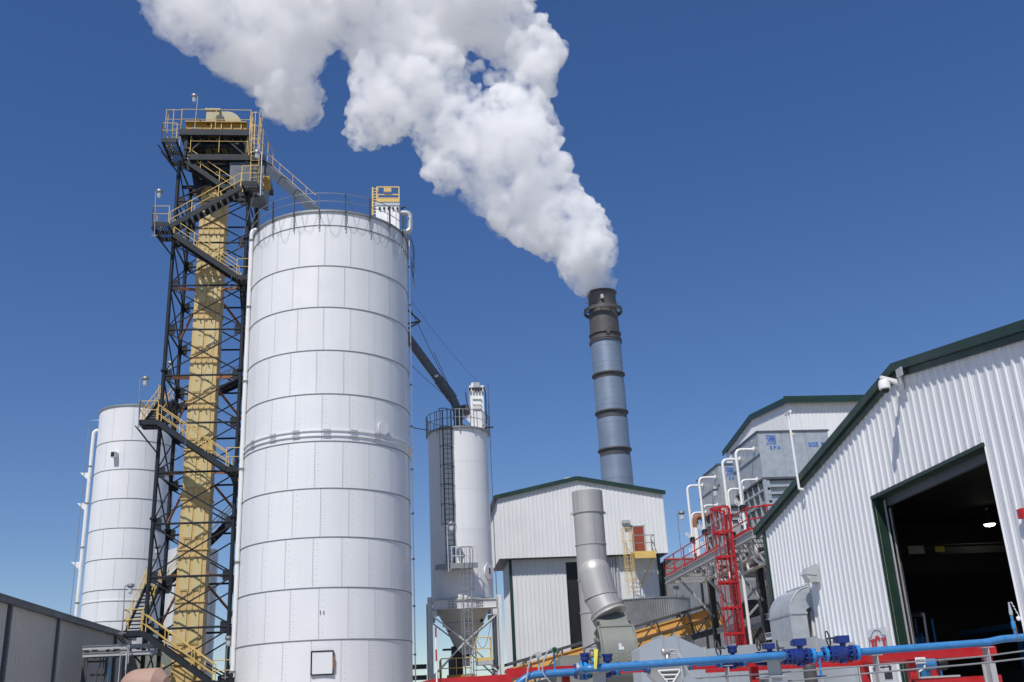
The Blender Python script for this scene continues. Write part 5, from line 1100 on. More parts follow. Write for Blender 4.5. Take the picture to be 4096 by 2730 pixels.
# fixtures on the wall
zw = zm(1.888, 2850, 1250); zw2 = zm(2.147, 3000, 1900)
q = zw(1428, 535, X=WX - .03); dc = thing('security_camera', 'white dome camera on a bracket under the peak of the right hall', 'camera', q)
MB().bx(WX - .08, WX - .04, q.y - .1, q.y + .1, q.z - .16, q.z + .12).build('wall_plate', M_CAP, dc, smooth=0)
MB().hexa([(WX - .08, q.y - .05, q.z - .05), (WX - .08, q.y + .05, q.z - .05), (WX - .08, q.y + .05, q.z + .06), (WX - .08, q.y - .05, q.z + .06)], [(WX - .52, q.y - .05, q.z + .12), (WX - .52, q.y + .05, q.z + .12), (WX - .52, q.y + .05, q.z + .18), (WX - .52, q.y - .05, q.z + .18)]).build('arm', M_CAP, dc)
h_ = V((WX - .46, q.y, q.z - .04)); MB().lathe(h_, [(.04, .14), (.11, .11), (.135, .02), (.135, -.09), (.11, -.11), (0, -.11)], 22).build('housing', M_CAP, dc); MB().lathe(h_, [(.1, -.105), (.09, -.15), (.055, -.19), (0, -.2)], 20).build('dome', M_BLACK, dc)
q = zw(1412, 455, X=WX - .19); MB().bx(q.x - .02, q.x + .015, q.y - .13, q.y + .13, q.z - .1, q.z + .1).build('flood_lamp', M_GPAINT, None, 'small grey square lamp on the green trim at the hall peak', 'lamp', smooth=0)
q = zw2(570, 850, X=WX - .03); wl_ = thing('wall_lamp', 'grey wall pack lamp on the white cladding above the galvanised elbow', 'lamp', q)
a_ = V((WX - .04, q.y, q.z))
MB().bx(WX - .1, WX - .04, q.y - .2, q.y + .2, q.z - .26, q.z + .24).build('back_plate', M_GPAINT, wl_, smooth=0)
MB().prism([(WX - .1, q.y - .2, q.z + .22), (WX - .34, q.y - .2, q.z + .16), (WX - .42, q.y - .2, q.z - .02), (WX - .1, q.y - .2, q.z - .06)], (0, .4, 0)).build('hood', M_GPAINT, wl_, smooth=0)
MB().prism([(WX - .1, q.y - .18, q.z - .065), (WX - .4, q.y - .18, q.z - .03), (WX - .3, q.y - .18, q.z - .24), (WX - .1, q.y - .18, q.z - .24)], (0, .36, 0)).build('lens', M_GLOBE, wl_, smooth=0)
vt, vb = zw(570, 762, X=WX - .2), zw(655, 1335, X=WX - .2); vp = thing('roof_standpipe', 'slender white T topped standpipe crossing the green rake of the hall', 'pipe', vb)
MB().tube([vb, (vb.x, vb.y, vt.z)], .035, 8).build('pipe', M_CAP, vp); MB().tube([(vb.x, vb.y - .2, vt.z), (vb.x, vb.y + .2, vt.z)], .045, 8).build('tee', M_CAP, vp); MB().tube([vb, vb + V((.18, 0, -.02))], .04, 8).build('elbow', M_CAP, vp)
q = at(2351, 1181, X=WX - .06); MB().bx(WX - .14, WX - .04, q.y - .1, q.y + .06, q.z - .09, q.z + .09).build('fire_bell', M_RED, None, 'red alarm box on the cladding at the right edge of the picture', 'alarm', smooth=0)
# round shouldered sign
zs = zm(3.381, 3400, 2450)
s0, s1 = zs(222, 245, X=WX - .05), zs(485, 215, X=WX - .05); SZ = s0.z; SY0, SY1 = s1.y, s0.y; sw = SY1 - SY0
sg = thing('company_sign', 'white sign with red capitals ICI beside the green door jamb', 'sign', (WX - .05, (SY0 + SY1) / 2, SZ - 1.28))
MB().bx(WX - .055, WX - .045, SY0, SY1, SZ - 1.28, SZ).build('board', M_SWHITE, sg, smooth=0)
yy = (SY0 + SY1) / 2; out = [(SY1 - .07, SZ - .8), (SY1 - .07, SZ - .20), (SY1 - .24 * sw, SZ - .175)]
out += [(yy + .25 * sw * math.cos(a), SZ - .17 + .13 * math.sin(a)) for a in [math.pi * i / 10 for i in range(1, 10)]] + [(SY0 + .24 * sw, SZ - .175), (SY0 + .07, SZ - .20), (SY0 + .07, SZ - .8)]
MB().tube([(WX - .058, y, z) for y, z in out], .007, 5).build('border', M_BLACK, sg)
def plate(pts, nm, mt, x=WX - .062): return MB().prism([(x, y, z) for y, z in pts], (-.006, 0, 0)).build(nm, mt, sg, smooth=0)
def slab_i(yc, z0, z1, w): # serif capital I, seen from the road: left is +y
    h = w / 2; s = w * .26; q = (z1 - z0) * .1
    plate([(yc + h, z1), (yc - h, z1), (yc - h, z1 - q), (yc - s, z1 - q * 1.5), (yc - s, z0 + q * 1.5), (yc - h, z0 + q), (yc - h, z0), (yc + h, z0), (yc + h, z0 + q), (yc + s, z0 + q * 1.5), (yc + s, z1 - q * 1.5), (yc + h, z1 - q)], 'letter_i', M_SRED)
lz1, lz0 = SZ - .235, SZ - .72; slab_i(SY1 - .24 * sw, lz0, lz1, .24 * sw); slab_i(SY0 + .17 * sw, lz0, lz1, .24 * sw)
cyc, cr, hh = yy - .02 * sw, .19 * sw, (lz1 - lz0) / 2 + .04; czc = (lz0 + lz1) / 2 + .025
ca = [R_(40) + R_(280) * i / 20 for i in range(21)]
plate([(cyc - cr * math.cos(a), czc + hh * math.sin(a)) for a in ca] + [(cyc - cr * .38 * math.cos(a), czc + hh * .72 * math.sin(a)) for a in ca[::-1]], 'letter_c', M_SRED)
bz1 = zs(490, 645, X=WX - .05).z
MB().bx(WX - .064, WX - .056, SY0 + .06, SY1 - .06, SZ - 1.2, bz1 + .02).build('footer', M_BLACK, sg, smooth=0)
place('lettering', text_mesh('CONTRACTORS, INC', .17, M_SWHITE, .004), sg, (WX - .067, yy, bz1 - .1), (0, -1, 0), (-1, 0, 0), .62 * sw, .8)
place('lettering', text_mesh('701-250-0808', .17, M_SWHITE, .004), sg, (WX - .067, yy, bz1 - .23), (0, -1, 0), (-1, 0, 0), .72 * sw, .75)
# galvanised elbow on the wall and the big sheet metal duct below
te_, fb = zw2(515, 955, X=WX - .02), zw2(345, 1190, X=10.3)
YE0 = te_.y; xo = at((3000 + 345 / 2.147) / SRC, (1900 + 1190 / 2.147) / SRC, Y=YE0).x; xi = at((3000 + 485 / 2.147) / SRC, (1900 + 1180 / 2.147) / SRC, Y=YE0).x; zel = at((3000 + 345 / 2.147) / SRC, (1900 + 1190 / 2.147) / SRC, Y=YE0).z
YE1 = at((3000 + 165 / 2.147) / SRC, (1900 + 1230 / 2.147) / SRC, X=xo).y
ed = thing('elbow_duct', 'galvanised rectangular elbow duct bending into the white wall below the wall lamp', 'duct', (xo, YE0, 0))
rO, rI = te_.z - zel, (WX - xi) * .75; prof = [(xo, .3), (xo, zel)]
for i in range(1, 10): a = math.pi / 2 * i / 9; prof.append((xo + (WX - xo) * (1 - math.cos(a)), zel + rO * math.sin(a)))
zin = zel + rI * .62
for i in range(9, -1, -1): a = math.pi / 2 * i / 9; prof.append((xi + (WX - xi) * (1 - math.cos(a)), zel + .05 + (zin - zel) * math.sin(a)))
prof.append((xi, .3))
MB().prism([(x, YE0, z) for x, z in prof], (0, YE1 - YE0, 0)).build('duct_body', M_GALV, ed, smooth=30)
MB().tube([(x, YE0, z) for x, z in prof[:12]], .02, 5).build('edge_seam', M_GALV, ed); MB().bx(xo - .02, xi + .02, YE0 - .03, YE1 + .03, zel - .03, zel + .03).build('joint_flange', M_GALV, ed, smooth=0)
MB().bx(WX - .07, WX - .04, YE0 - .06, YE1 + .06, zin - .05, te_.z + .06).build('wall_flange', M_GALV, ed, smooth=0)
zt3 = zm(2.614, 2000, 2430); zt4 = zm(2.941, 2700, 2430); YT = 26.6
top = [zt3(1455, 440, Y=YT), zt3(1690, 312, Y=YT), zt4(20, 342, Y=YT), zt4(350, 492, Y=YT), zt4(700, 456, Y=YT), zt4(1665, 360, Y=YT), zt4(2200, 430, Y=YT)]
top[-1].x = min(top[-1].x, WX - .1)
td = thing('air_duct', 'wide bright galvanised sheet duct running behind the blue pipes toward the right hall', 'duct', (top[3].x, YT, 0))
lowz = .5
for a, b in zip(top, top[1:]):
    dep = 1.0
    MB().hexa([(a.x, YT, lowz), (b.x, YT, lowz), (b.x, YT + dep, lowz), (a.x, YT + dep, lowz)], [(a.x, YT, a.z), (b.x, YT, b.z), (b.x, YT + dep, b.z), (a.x, YT + dep, a.z)]).build('duct_section', M_SHEET, td, smooth=0)
for a in top[1:]: MB().bx(a.x - .025, a.x + .025, YT - .04, YT + 1.03, lowz, a.z + .05).build('joint_flange', M_GALV, td, smooth=0)
MB().bx(top[0].x, top[-1].x, YT + .1, YT + .9, 0, lowz).build('plinth', M_DSTEEL, td, smooth=0)

# ------------------------------------------------------------------ grey warehouse on the left
GX = -18.0; GZ = 7.75
wh = thing('grey_warehouse', 'low grey ribbed warehouse along the left edge with dark roof edge and downspouts', 'building', (GX - 8, 52, 0))
clad(wh, M_GREY, (GX, 28, 0), (0, 1, 0), (1, 0, 0), 44, 0, GZ, wpan=1.83, pitch=.305, rh=.03)
clad(wh, M_GREY, (GX - 16, 72, 0), (1, 0, 0), (0, 1, 0), 16, 0, GZ, wpan=1.83)
MB().hexa([(GX + .25, 27.8, GZ), (GX + .25, 72.2, GZ), (GX - 8, 72.2, GZ + .75), (GX - 8, 27.8, GZ + .75)], [(GX + .25, 27.8, GZ + .08), (GX + .25, 72.2, GZ + .08), (GX - 8, 72.2, GZ + .83), (GX - 8, 27.8, GZ + .83)]).hexa([(GX - 8, 27.8, GZ + .75), (GX - 8, 72.2, GZ + .75), (GX - 16.2, 72.2, GZ), (GX - 16.2, 27.8, GZ)], [(GX - 8, 27.8, GZ + .83), (GX - 8, 72.2, GZ + .83), (GX - 16.2, 72.2, GZ + .08), (GX - 16.2, 27.8, GZ + .08)]).build('roof', M_DGREY, wh, smooth=0)
MB().bx(GX + .06, GX + .24, 27.8, 72.2, GZ - .24, GZ - .005).build('gutter', M_DGREY, wh, smooth=0)
for x, y in ((26, 1374), (135, 1416), (266, 1467)): q = at(x, y + 30, X=GX + .14); MB().bx(GX + .04, GX + .18, q.y - .1, q.y + .1, 0, GZ - .24).build('downspout', M_DGREY, wh, smooth=0)
# pipe bridge between warehouse and tower
z1 = zm(2.298, 0, 2200); YB = 57.2
pb_ = thing('pipe_bridge', 'two level pale steel pipe bridge between the grey warehouse and the tower foot', 'pipe bridge', (-15.5, YB, 0))
for y0 in (905, 970):
    q = z1(760, y0, Y=YB)
    for dy in (0, 1.2): MB().hbeam((q.x, YB + dy * .6, q.z), (X0 + .9, YB + dy * .6, q.z + .0), .12, .2, .02).build('bridge_beam', M_GPAINT, pb_, smooth=0)
    for k in range(4): x = q.x + .5 + k * 1.1; MB().beam((x, YB + .06, q.z - .05), (x, YB + .66, q.z - .05), .12, .2).build('cross_beam', M_DSTEEL, pb_, smooth=0)
    MB().cyl((q.x, YB + .36, q.z + .05), (X0 + .8, YB + .36, q.z + .05), .06, 8).build('carried_pipe', M_WPIPE, pb_)
for x in (775, 795, 985): q = z1(x, 1000, Y=YB + .6); MB().beam((q.x, YB + .6, 0), (q.x, YB + .6, z1(760, 905, Y=YB).z), .14, .14).build('bridge_post', M_DSTEEL, pb_, smooth=0)
for y0 in (1030, 1155): MB().beam(z1(785, y0, Y=YB + .6), z1(985, y0 - 5, Y=YB + .6), .08, .1).build('bridge_rail', M_DSTEEL, pb_, smooth=0)
for dx in (-.15, 0, .2): q = z1(945, 960, Y=YB + .3); MB().tube(bend([(q.x + dx, YB + .3, q.z), (q.x + dx + .1, YB + .3, q.z - .5), (q.x + dx * 1.8, YB + .35, q.z - .9), (q.x + dx, YB + .3, .2)], .2, 3), .035, 6).build('hose', M_BLUE if dx == .2 else M_CABLE, pb_)
for (x0, y0, x1, y1) in ((1110, 940, 1165, 1200), (1175, 880, 1190, 1000)): a_, b_ = z1(x0, y0, Y=YB - .3), z1(x1, y0, Y=YB - .3); MB().tube(bend([(a_.x, YB - .3, 0), a_, b_, (b_.x, YB - .3, a_.z - .9)], .2, 4), .03, 6).build('gooseneck_pipe', M_GPAINT, pb_)
gs_ = MB().bx(GX + .02, GX + 4.4, 70, 74, 0, at(600, 2000).z if 0 else 6.5); gs_.build('green_shed', M_FAN, None, 'small grey green shed behind the pipe bridge', 'shed', smooth=0)
ta, tb = z1(1105, 1160, Y=52), z1(1470, 1180, Y=52)
dm = thing('tan_drum', 'tan round ended drum lying behind the foot of the tower', 'drum', (ta.x + 1, 52, 0))
rr = .85; tz_ = z1(1200, 1098, Y=52).z - rr
prof = [(0, -.0)] + [(rr * math.sin(a), .9 * (1 - math.cos(a))) for a in [math.pi / 2 * i / 8 for i in range(1, 9)]] + [(rr, 1.3)]
MB().lathe((ta.x, 52.3, tz_), prof, 36, V((1, -.25, 0))).build('domed_end', M_DISH, dm)
e = V((ta.x, 52.3, tz_)) + V((1, -.25, 0)).normalized() * 1.28
MB().lathe(e, [(rr * 1.01, 0), (rr * 1.01, .6), (rr * .5, 1.0), (0, 1.0)], 36, V((1, -.25, 0))).build('drum_body', M_DISH, dm)
MB().bx(ta.x + .5, ta.x + 2.2, 52, 52.6, 0, tz_ - rr * .8).build('cradle', M_DSTEEL, dm, smooth=0)

# ------------------------------------------------------------------ foreground skid: red frame, blue pipes, navy valves
YS = 16.0; zk3, zk4 = zt3, zt4
ZP = 2.40
sk = thing('skid_frame', 'red steel skid frame with grey pipe stands in the foreground', 'frame', (6, YS + .3, 0))
rz1 = at(2150, 1491, Y=YS + .25).z; rz0 = at(2150, 1513, Y=YS + .25).z; YRF = YS + .25
xl, xr = at(1165, 1552, Y=YRF).x, at(2262, 1487, Y=YRF).x; xr2 = at(2289, 1490, Y=YRF).x
MB().bx(xl, xr2, YRF, YRF + .12, rz0, rz1).build('top_rail', M_RED, sk, smooth=0)
MB().bx(at(2098, 1520, Y=YRF).x, xr2, YRF + .01, YRF + .11, at(2150, 1558, Y=YRF).z - .14, at(2150, 1558, Y=YRF).z).build('lower_rail', M_RED, sk, smooth=0)
MB().bx(at(2098, 1520, Y=YRF).x, xr2, YRF + 1.9, YRF + 2.0, rz0 - .9, rz0 - .74).build('lower_rail', M_RED, sk, smooth=0)
MB().bx(at(1700, 1520, Y=YRF).x, xr2, YRF + 1.9, YRF + 2.0, rz0, rz1).build('top_rail', M_RED, sk, smooth=0)
for x in (1301, 1540, 1738, 2104, 2284): xx = at(x, 1520, Y=YRF).x; MB().bx(xx - .06, xx + .06, YRF + .125, YRF + .25, 0, rz0 + .01).build('frame_post', M_RED, sk, smooth=0)
for xx in (at(2104, 1520, Y=YRF).x, xr2 - .1): MB().bx(xx - .05, xx + .05, YRF + .26, YRF + 1.88, rz0, rz1).build('cross_rail', M_RED, sk, smooth=0); MB().bx(xx - .06, xx + .06, YRF + 1.9, YRF + 2.02, 0, rz0).build('frame_post', M_RED, sk, smooth=0)
bt = zh(330, 1490, Y=15); b2 = zh(1590, 1415, Y=15.6)
rbx = thing('red_cabinet', 'red steel cabinet top at the bottom edge left of the blue pipe elbow', 'cabinet', (bt.x, 15.5, 0))
MB().hexa([(bt.x, 15.2, .1), (b2.x, 15.2, .1), (b2.x, 16.6, .1), (bt.x - .2, 16.6, .1)], [(bt.x, 15.2, bt.z - .01), (b2.x, 15.2, b2.z - .03), (b2.x, 16.6, b2.z - .03), (bt.x - .2, 16.6, bt.z - .01)]).build('housing', M_RED, rbx, smooth=0)
q = zh(1490, 1550, Y=15.19); MB().bx(q.x - .03, b2.x, 15.16, 15.2, q.z - .3, q.z).build('side_panel', M_RED, rbx, smooth=0)
# striped marker rod
m0, m1 = zh(383, 660, Y=15.1), zh(418, 1560, Y=15.1); mk = thing('marker_rod', 'thin red and white striped rod standing on the red cabinet', 'rod', (m0.x, 15.1, 0))
zz_ = [m0.z, zh(0, 845, Y=15.1).z, zh(0, 1045, Y=15.1).z, zh(0, 1240, Y=15.1).z, m1.z - .25]
for i in range(4): MB().cyl((m0.x, 15.1, zz_[i]), (m0.x, 15.1, zz_[i + 1]), .012, 8).build('stripe', M_RED if i % 2 == 0 else M_CAP, mk)
# main line
bp = thing('blue_pipeline', 'bright blue main pipe running along the skid and out at the right edge', 'pipe', (6, YS, ZP))
X = lambda v: at(v, 1530, Y=YS).x
def zx(xa): # pipe axis height follows the photograph's gentle rise
    return 2.252 + (xa - 1.96) * .022
ppx = [(at(1168, 1580, Y=YS).x - .06, YS, 1.5), (at(1180, 1562, Y=YS).x, YS, zx(1.8) - .16), (X(1215), YS, zx(2)), (X(1328), YS, zx(2.6))]
MB().tube(bend(ppx, .12, 4), .056, 18).build('pipe', M_BLUE, bp)
for a in (1210, 1262, 1295): MB().lathe((X(a), YS, zx(X(a))), [(.056, -.01), (.060, 0), (.056, .01)], 18, V((1, 0, 0.02))).build('weld_bead', M_BLUE, bp)
for a, b in ((1430, 1476), (1600, 1662), (1712, 1748), (1868, 1893)): MB().tube([(X(a), YS, zx(X(a))), (X(b), YS, zx(X(b)))], .047, 16).build('pipe', M_BLUE2, bp)
e0 = X(1972); e1 = at(2270, 1476, Y=YS).x; e2 = at(2395, 1457, Y=YS).x
MB().tube(bend([(e0, YS, zx(e0)), (e1, YS, zx(e1) + .01), (e1 + .22, YS - .02, zx(e1) + .05), (e2 + .6, YS - .1, zx(e1) + .08)], .3, 6), .056, 20).build('pipe', M_BLUE, bp)
for v_ in (2011, 2268): MB().lathe((at(v_, 1480, Y=YS).x, YS, zx(at(v_, 1480, Y=YS).x)), [(.056, -.006), (.061, -.006), (.061, .006), (.056, .006)], 18, V((1, 0, .015))).build('pipe_strap', M_BLUE2, bp)
# upper loop pipe, nearer to us
YU = 15.35; u0, u1 = at(1362, 1534, Y=YU), at(1800, 1503, Y=YU); u0.z, u1.z = 2.287, 2.342
bp2 = thing('blue_pipe', 'speckled blue pipe lying in front of the valves, ending above the tall grey stand', 'pipe', u0)
MB().tube(bend([(u0.x - .13, YS - .05, u0.z - .02), (u0.x - .1, YU, u0.z - .01), u0 + V((.12, 0, 0)), u1, (u1.x + .05, YU + .12, u1.z), (u1.x + .05, YS + .1, u1.z - .1)], .09, 5), .053, 18).build('pipe', M_BLUE, bp2)
MB().lathe(u0 + V((.12, 0, 0)), [(.053, -.015), (.058, 0), (.053, .015)], 18, V((1, 0, .02))).build('weld_bead', M_BLUE, bp2)
for v_, w_ in ((1415, 20), (1461, 26), (1560, 14), (1652, 14)): q = at(v_, 1522 - (v_ - 1415) * .06, Y=YU + .05); MB().lathe((q.x, YU + .05, u0.z + (u1.z - u0.z) * (q.x - u0.x) / (u1.x - u0.x) + .04), [(.03, 0), (.03, .022), (0, .022)], 12).build('boss', M_BLUE2, bp2)
# flanges and valves
def flange_on(parent, x, y, z, r, mt, w=.024, n=8, nm='flange', side=1):
    f = MB().lathe((x, y, z), [(.05, -w), (r, -w), (r, w), (.05, w)], 26, V((1, 0, .015))).build(nm, mt, parent)
    bm_ = MB()
    for k in range(n):
        a = 2 * math.pi * (k + .5) / n; c_ = V((x, y + math.cos(a) * r * .78, z + math.sin(a) * r * .78)); bm_.tube([c_ - V((w + .03, 0, 0)), c_ + V((w + .03, 0, 0))], .013, 6)
    bm_.build('stud_bolts', M_NAVY2, f, kind='stuff'); return f
def handwheel(parent, c, r, n):
    c, n = V(c), V(n).normalized(); x = n.orthogonal().normalized(); y = n.cross(x); mb = MB()
    mb.tube([c + (x * math.cos(a) + y * math.sin(a)) * r for a in [2 * math.pi * i / 26 for i in range(26)]], .011, 7, closed=True)
    for k in range(3): a = 2 * math.pi * k / 3 + .5; mb.tube([c + n * .02, c + (x * math.cos(a) + y * math.sin(a)) * r], .009, 6)
    mb.tube([c - n * .02, c + n * .1], .014, 6); return mb.build('handwheel', M_DSTEEL, parent)
def gate_valve(label, v0, v1, r, blue_l=False, blue_r=True, wheel=True, top='gear', s=1.0):
    a, b = X(v0), X(v1); xc = (a + b) / 2; z = zx(xc); L = b - a
    t = thing('pipe_valve', label, 'valve', (xc, YS, z), 'navy valves on the blue pipe')
    MB().lathe((a, YS, z), [(r * .55, 0), (r * .6, L * .12), (r * .98, L * .22), (r * 1.0, L * .52), (r * .8, L * .66), (r * .55, L * .82), (r * .55, L)], 28, V((1, 0, .015))).build('body', M_NAVY, t)
    flange_on(t, a + .03, YS, z, r, M_NAVY); flange_on(t, a - .05, YS, z, r * .98, M_BLUE2 if blue_l else M_NAVY)
    flange_on(t, b - .03, YS, z, r, M_NAVY); flange_on(t, b + .05, YS, z, r * .98, M_BLUE2 if blue_r else M_NAVY)
    flange_on(t, a + L * .3, YS, z, r * 1.02, M_NAVY, .03, 10, 'body_flange')
    MB().lathe((a + L * .55, YS, z - r * 1.25), [(r * .5, 0), (r * .5, r)], 14, capb=True).build('drain_boss', M_NAVY, t)
    h = z + r * 1.0; gx = a + L * .62
    MB().lathe((gx, YS, z + r * .6), [(r * .42, 0), (r * .36, r * .6), (r * .5, r * .62), (r * .5, r * .78)], 14, capb=True).build('bonnet', M_NAVY, t)
    if top == 'gear':
        MB().bx(gx - .12 * s, gx + .12 * s, YS - .07, YS + .07, h + r * .3, h + r * .3 + .14 * s).bx(gx - .17 * s, gx - .12 * s, YS - .05, YS + .05, h + r * .36, h + r * .3 + .11 * s).bx(gx + .12 * s, gx + .15 * s, YS - .02, YS + .02, h + r * .3 + .05, h + r * .3 + .08).build('gear_box', M_NAVY, t, smooth=0)
    else: MB().lathe((gx, YS, h + r * .25), [(.06, 0), (.072, .02), (.072, .08), (.085, .08), (.085, .11), (.0, .11)], 18).build('gear_box', M_NAVY, t)
    if wheel: handwheel(t, (gx - .32 * s, YS - .06, h + r * .3 + .07), .145 * s, (1, -.75, .1)); MB().cyl((gx - .3 * s, YS - .04, h + r * .3 + .08), (gx - .1, YS, h + r * .3 + .07), .012, 6).build('stem', M_DSTEEL, t)
    return t
gate_valve('navy valve with dark handwheel directly under the yellow tag', 1379, 1408, .095, False, True, True, 'round', .72)
gate_valve('navy valve with handwheel to the right of the triangular steel meter', 1662, 1702, .092, True, True, True, 'round', .75)
gate_valve('dark capped navy valve behind the end of the speckled blue pipe', 1752, 1786, .105, False, False, True, 'gear', .6)
gate_valve('navy gear valve right of the tall grey stand', 1814, 1862, .118, False, True, False, 'gear', .76)
gate_valve('rightmost navy gear valve with the largest dark handwheel', 1908, 1966, .118, True, True, True, 'gear', .78)
handwheel(bpy.data.objects['pipe_valve.003'], at(1787, 1490, Y=YS - .1), .115, (1, -.3, 0))
cvv = thing('check_valve', 'bright blue bolted check valve with capped top left of the yellow tag', 'valve', (X(1336), YS, zx(2.6)))
for v_, r_, m_ in ((1326, .12, M_STAIN), (1333, .135, M_BLUE2), (1343, .14, M_BLUE2), (1351, .12, M_BLUE2)): flange_on(cvv, X(v_), YS, zx(2.6) + .01, r_, m_, .022, 10)
MB().lathe((X(1345), YS - .02, zx(2.6) + .1), [(.05, 0), (.05, .06), (.075, .06), (.075, .09), (.065, .095), (.065, .13), (.08, .13), (.08, .165), (0, .165)], 18).build('capped_neck', M_NAVY, cvv)
MB().tube(bend([(X(1345), YS, zx(2.6) + .26), (X(1345), YS + .02, zx(2.6) + .33), (X(1378), YS + .1, zx(2.6) + .42)], .05, 4), .014, 8).build('vent_pipe', M_DSTEEL, cvv)
q = at(1372, 1535, Y=YU); MB().lathe(q + V((-.05, .05, .1)), [(.035, -.012), (.035, .012), (.022, .012), (.022, -.012), (.035, -.012)], 14, V((1, 0, 0))).build('lifting_eye', M_BLUE2, cvv)
t0, t1 = zk3(1002, 440, Y=15.2), zk3(998, 645, Y=15.2)
MB().hexa([(t1.x - .018, 15.2, t1.z), (t1.x + .018, 15.2, t1.z), (t1.x + .018, 15.205, t1.z), (t1.x - .018, 15.205, t1.z)], [(t0.x - .03, 15.2, t0.z), (t0.x + .03, 15.18, t0.z), (t0.x + .03, 15.2, t0.z), (t0.x - .03, 15.21, t0.z)]).build('tag_ribbon', M_YTAG, None, 'yellow ribbon tag tied over the blue pipe', 'tag', smooth=0)
# flow meter
f0, f1 = X(1500), X(1570); fm = thing('flow_meter', 'triangular stainless flow meter body with pressed slots between tan gaskets', 'meter', ((f0 + f1) / 2, YS, ZP))
fa0, fa1 = zk3(1585, 600, Y=YS - .12), zk3(1955, 590, Y=YS - .12); fb0, fb1 = zk3(1720, 860, Y=YS - .12), zk3(1830, 850, Y=YS - .12)
MB().prism([(fa0.x, YS - .12, fa0.z + .06), (fa0.x - .03, YS - .12, fa0.z - .16), (fb0.x, YS - .12, fb0.z), (fb1.x, YS - .12, fb1.z), (fa1.x + .01, YS - .12, fa1.z - .14), (fa1.x - .01, YS - .12, fa1.z + .06)], (0, .24, 0)).build('meter_body', M_RIDGE, fm, smooth=0)
tp = [zk3(1650, 665, Y=YS - .13), zk3(1890, 650, Y=YS - .13), zk3(1800, 800, Y=YS - .13), zk3(1765, 800, Y=YS - .13)]
MB().tube(bend([tp[3], tp[0], tp[1], tp[2], tp[3]], .04, 4), .012, 6).build('pressed_rim', M_CAP, fm)
for (x0, x1, y) in ((1690, 1865, 692), (1715, 1840, 738), (1755, 1800, 775)): MB().beam(zk3(x0, y, Y=YS - .122), zk3(x1, y - 5, Y=YS - .122), .02, .035).build('slot', M_DSTEEL, fm, smooth=0); MB().beam(zk3(x0, y + 14, Y=YS - .126), zk3(x1, y + 9, Y=YS - .126), .02, .018).build('slot_lip', M_CAP, fm, smooth=0)
for v_, m_, r_, w_ in ((1486, M_BLUE2, .092, .02), (1493, M_TAN, .09, .014), (1577, M_TAN, .09, .014), (1584, M_BLUE2, .092, .02)): flange_on(fm, X(v_), YS, zx(X(v_)), r_, m_, w_)
mh_ = zk3(1745, 465, Y=YS - .05); MB().lathe(mh_ - V((.085, 0, 0)), [(0, 0), (.05, .006), (.056, .03), (.05, .045), (.05, .15), (.042, .165), (0, .17)], 20, V((1, 0, .03))).build('transmitter_head', M_STAIN, fm)
MB().lathe((mh_.x, YS - .05, ZP), [(.05, 0), (.03, .06), (.022, mh_.z - ZP - .03)], 12).build('neck', M_RIDGE, fm)
for dy, e in ((445, 1), (485, 0)):
    a = zk3(1810, dy, Y=YS - .1); MB().tube(bend([a, zk3(1860, dy - 2, Y=YS - .12), zk3(1900, 540, Y=YS - .2), zk3(1935, 640, Y=YS - .35) if e else zk3(1900, 700, Y=YS - .35), zk3(2050, 745, Y=YS - .4) if e else zk3(1920, 850, Y=YS - .4)], .12, 4), .009, 6).build('cable', M_GPAINT, fm); MB().lathe(a - V((.04, 0, 0)), [(.013, 0), (.016, .04)], 8, V((1, 0, 0)), capb=True).build('cable_gland', M_STAIN, fm)
def transmitter(label, hx, hy, fx, mt_head, mt_post, hose):
    h = zk3(hx, hy, Y=YS - .02); t = thing('gauge_transmitter', label, 'gauge', (h.x, YS, zx(h.x)), 'gauges on the blue pipe')
    MB().cyl((h.x, YS, zx(h.x) + .04), (h.x, YS, h.z - .03), .014, 8).build('post', mt_post, t)
    MB().lathe(h + V((0, -.06, 0)), [(0, 0), (.05, 0), (.05, .03), (.036, .036), (.036, .09), (0, .09)], 8, V((0, 1, 0))).build('head', mt_head, t)
    MB().lathe(h + V((0, -.066, 0)), [(0, 0), (.03, 0), (.03, .006)], 16, V((0, 1, 0))).build('dial', M_BLACK if mt_head is not M_GPAINT else M_GPAINT, t)
    MB().tube(bend([zk3(*p, Y=YS - .1) for p in hose], .15, 5), .011, 6).build('conduit', M_GPAINT, t)
TG = mat('transmitter_green', (.05, .22, .12), .4)
transmitter('grey hexagonal transmitter on a grey post, leftmost on the blue pipe', 400, 500, 405, M_GPAINT, M_GPAINT, [(370, 482), (335, 500), (300, 600), (270, 800)])
transmitter('green faced transmitter on a blue post on the blue pipe', 565, 450, 568, TG, M_BLUE, [(530, 432), (495, 460), (440, 610), (450, 700), (540, 800)])
# grey stands
def stand(x, z, w, big=False):
    s_ = MB().bx(x - w, x + w, YS - .1, YS + .1, z - .01, z).bx(x - w * .1, x + w * .1, YS - .09, YS + .09, z - .25, z - .01)
    if big: s_ = MB().bx(x - w, x + w, YS - .55, YS + .1, z - .01, z).bx(x - w * .86, x + w * .6, YS - .5, YS - .48, z - .22, z - .01).bx(x + w * .55, x + w * .62, YS - .5, YS + .05, z - .22, z - .01).bx(x - w * .9, x + w * .9, YS - .55, YS + .1, z - .235, z - .221)
    s_.bx(x - w * .55, x + w * .55, YS - (.5 if big else .12), YS - (.48 if big else .1), 0, z - .25).bx(x - w * .55, x + w * .55, YS + .1, YS + .12, 0, z - .25).bx(x - w * .08, x + w * .08, YS - .1, YS + .1, 0, z - .25).build('pipe_stand', M_GPAINT, sk, smooth=0)
for v_, w_, b in ((1533, .062, False), (1667, .072, False), (2011, .085, False), (2268, .085, False)): x = at(v_, 1510, Y=YS).x; stand(x, zx(x) - .06, w_)
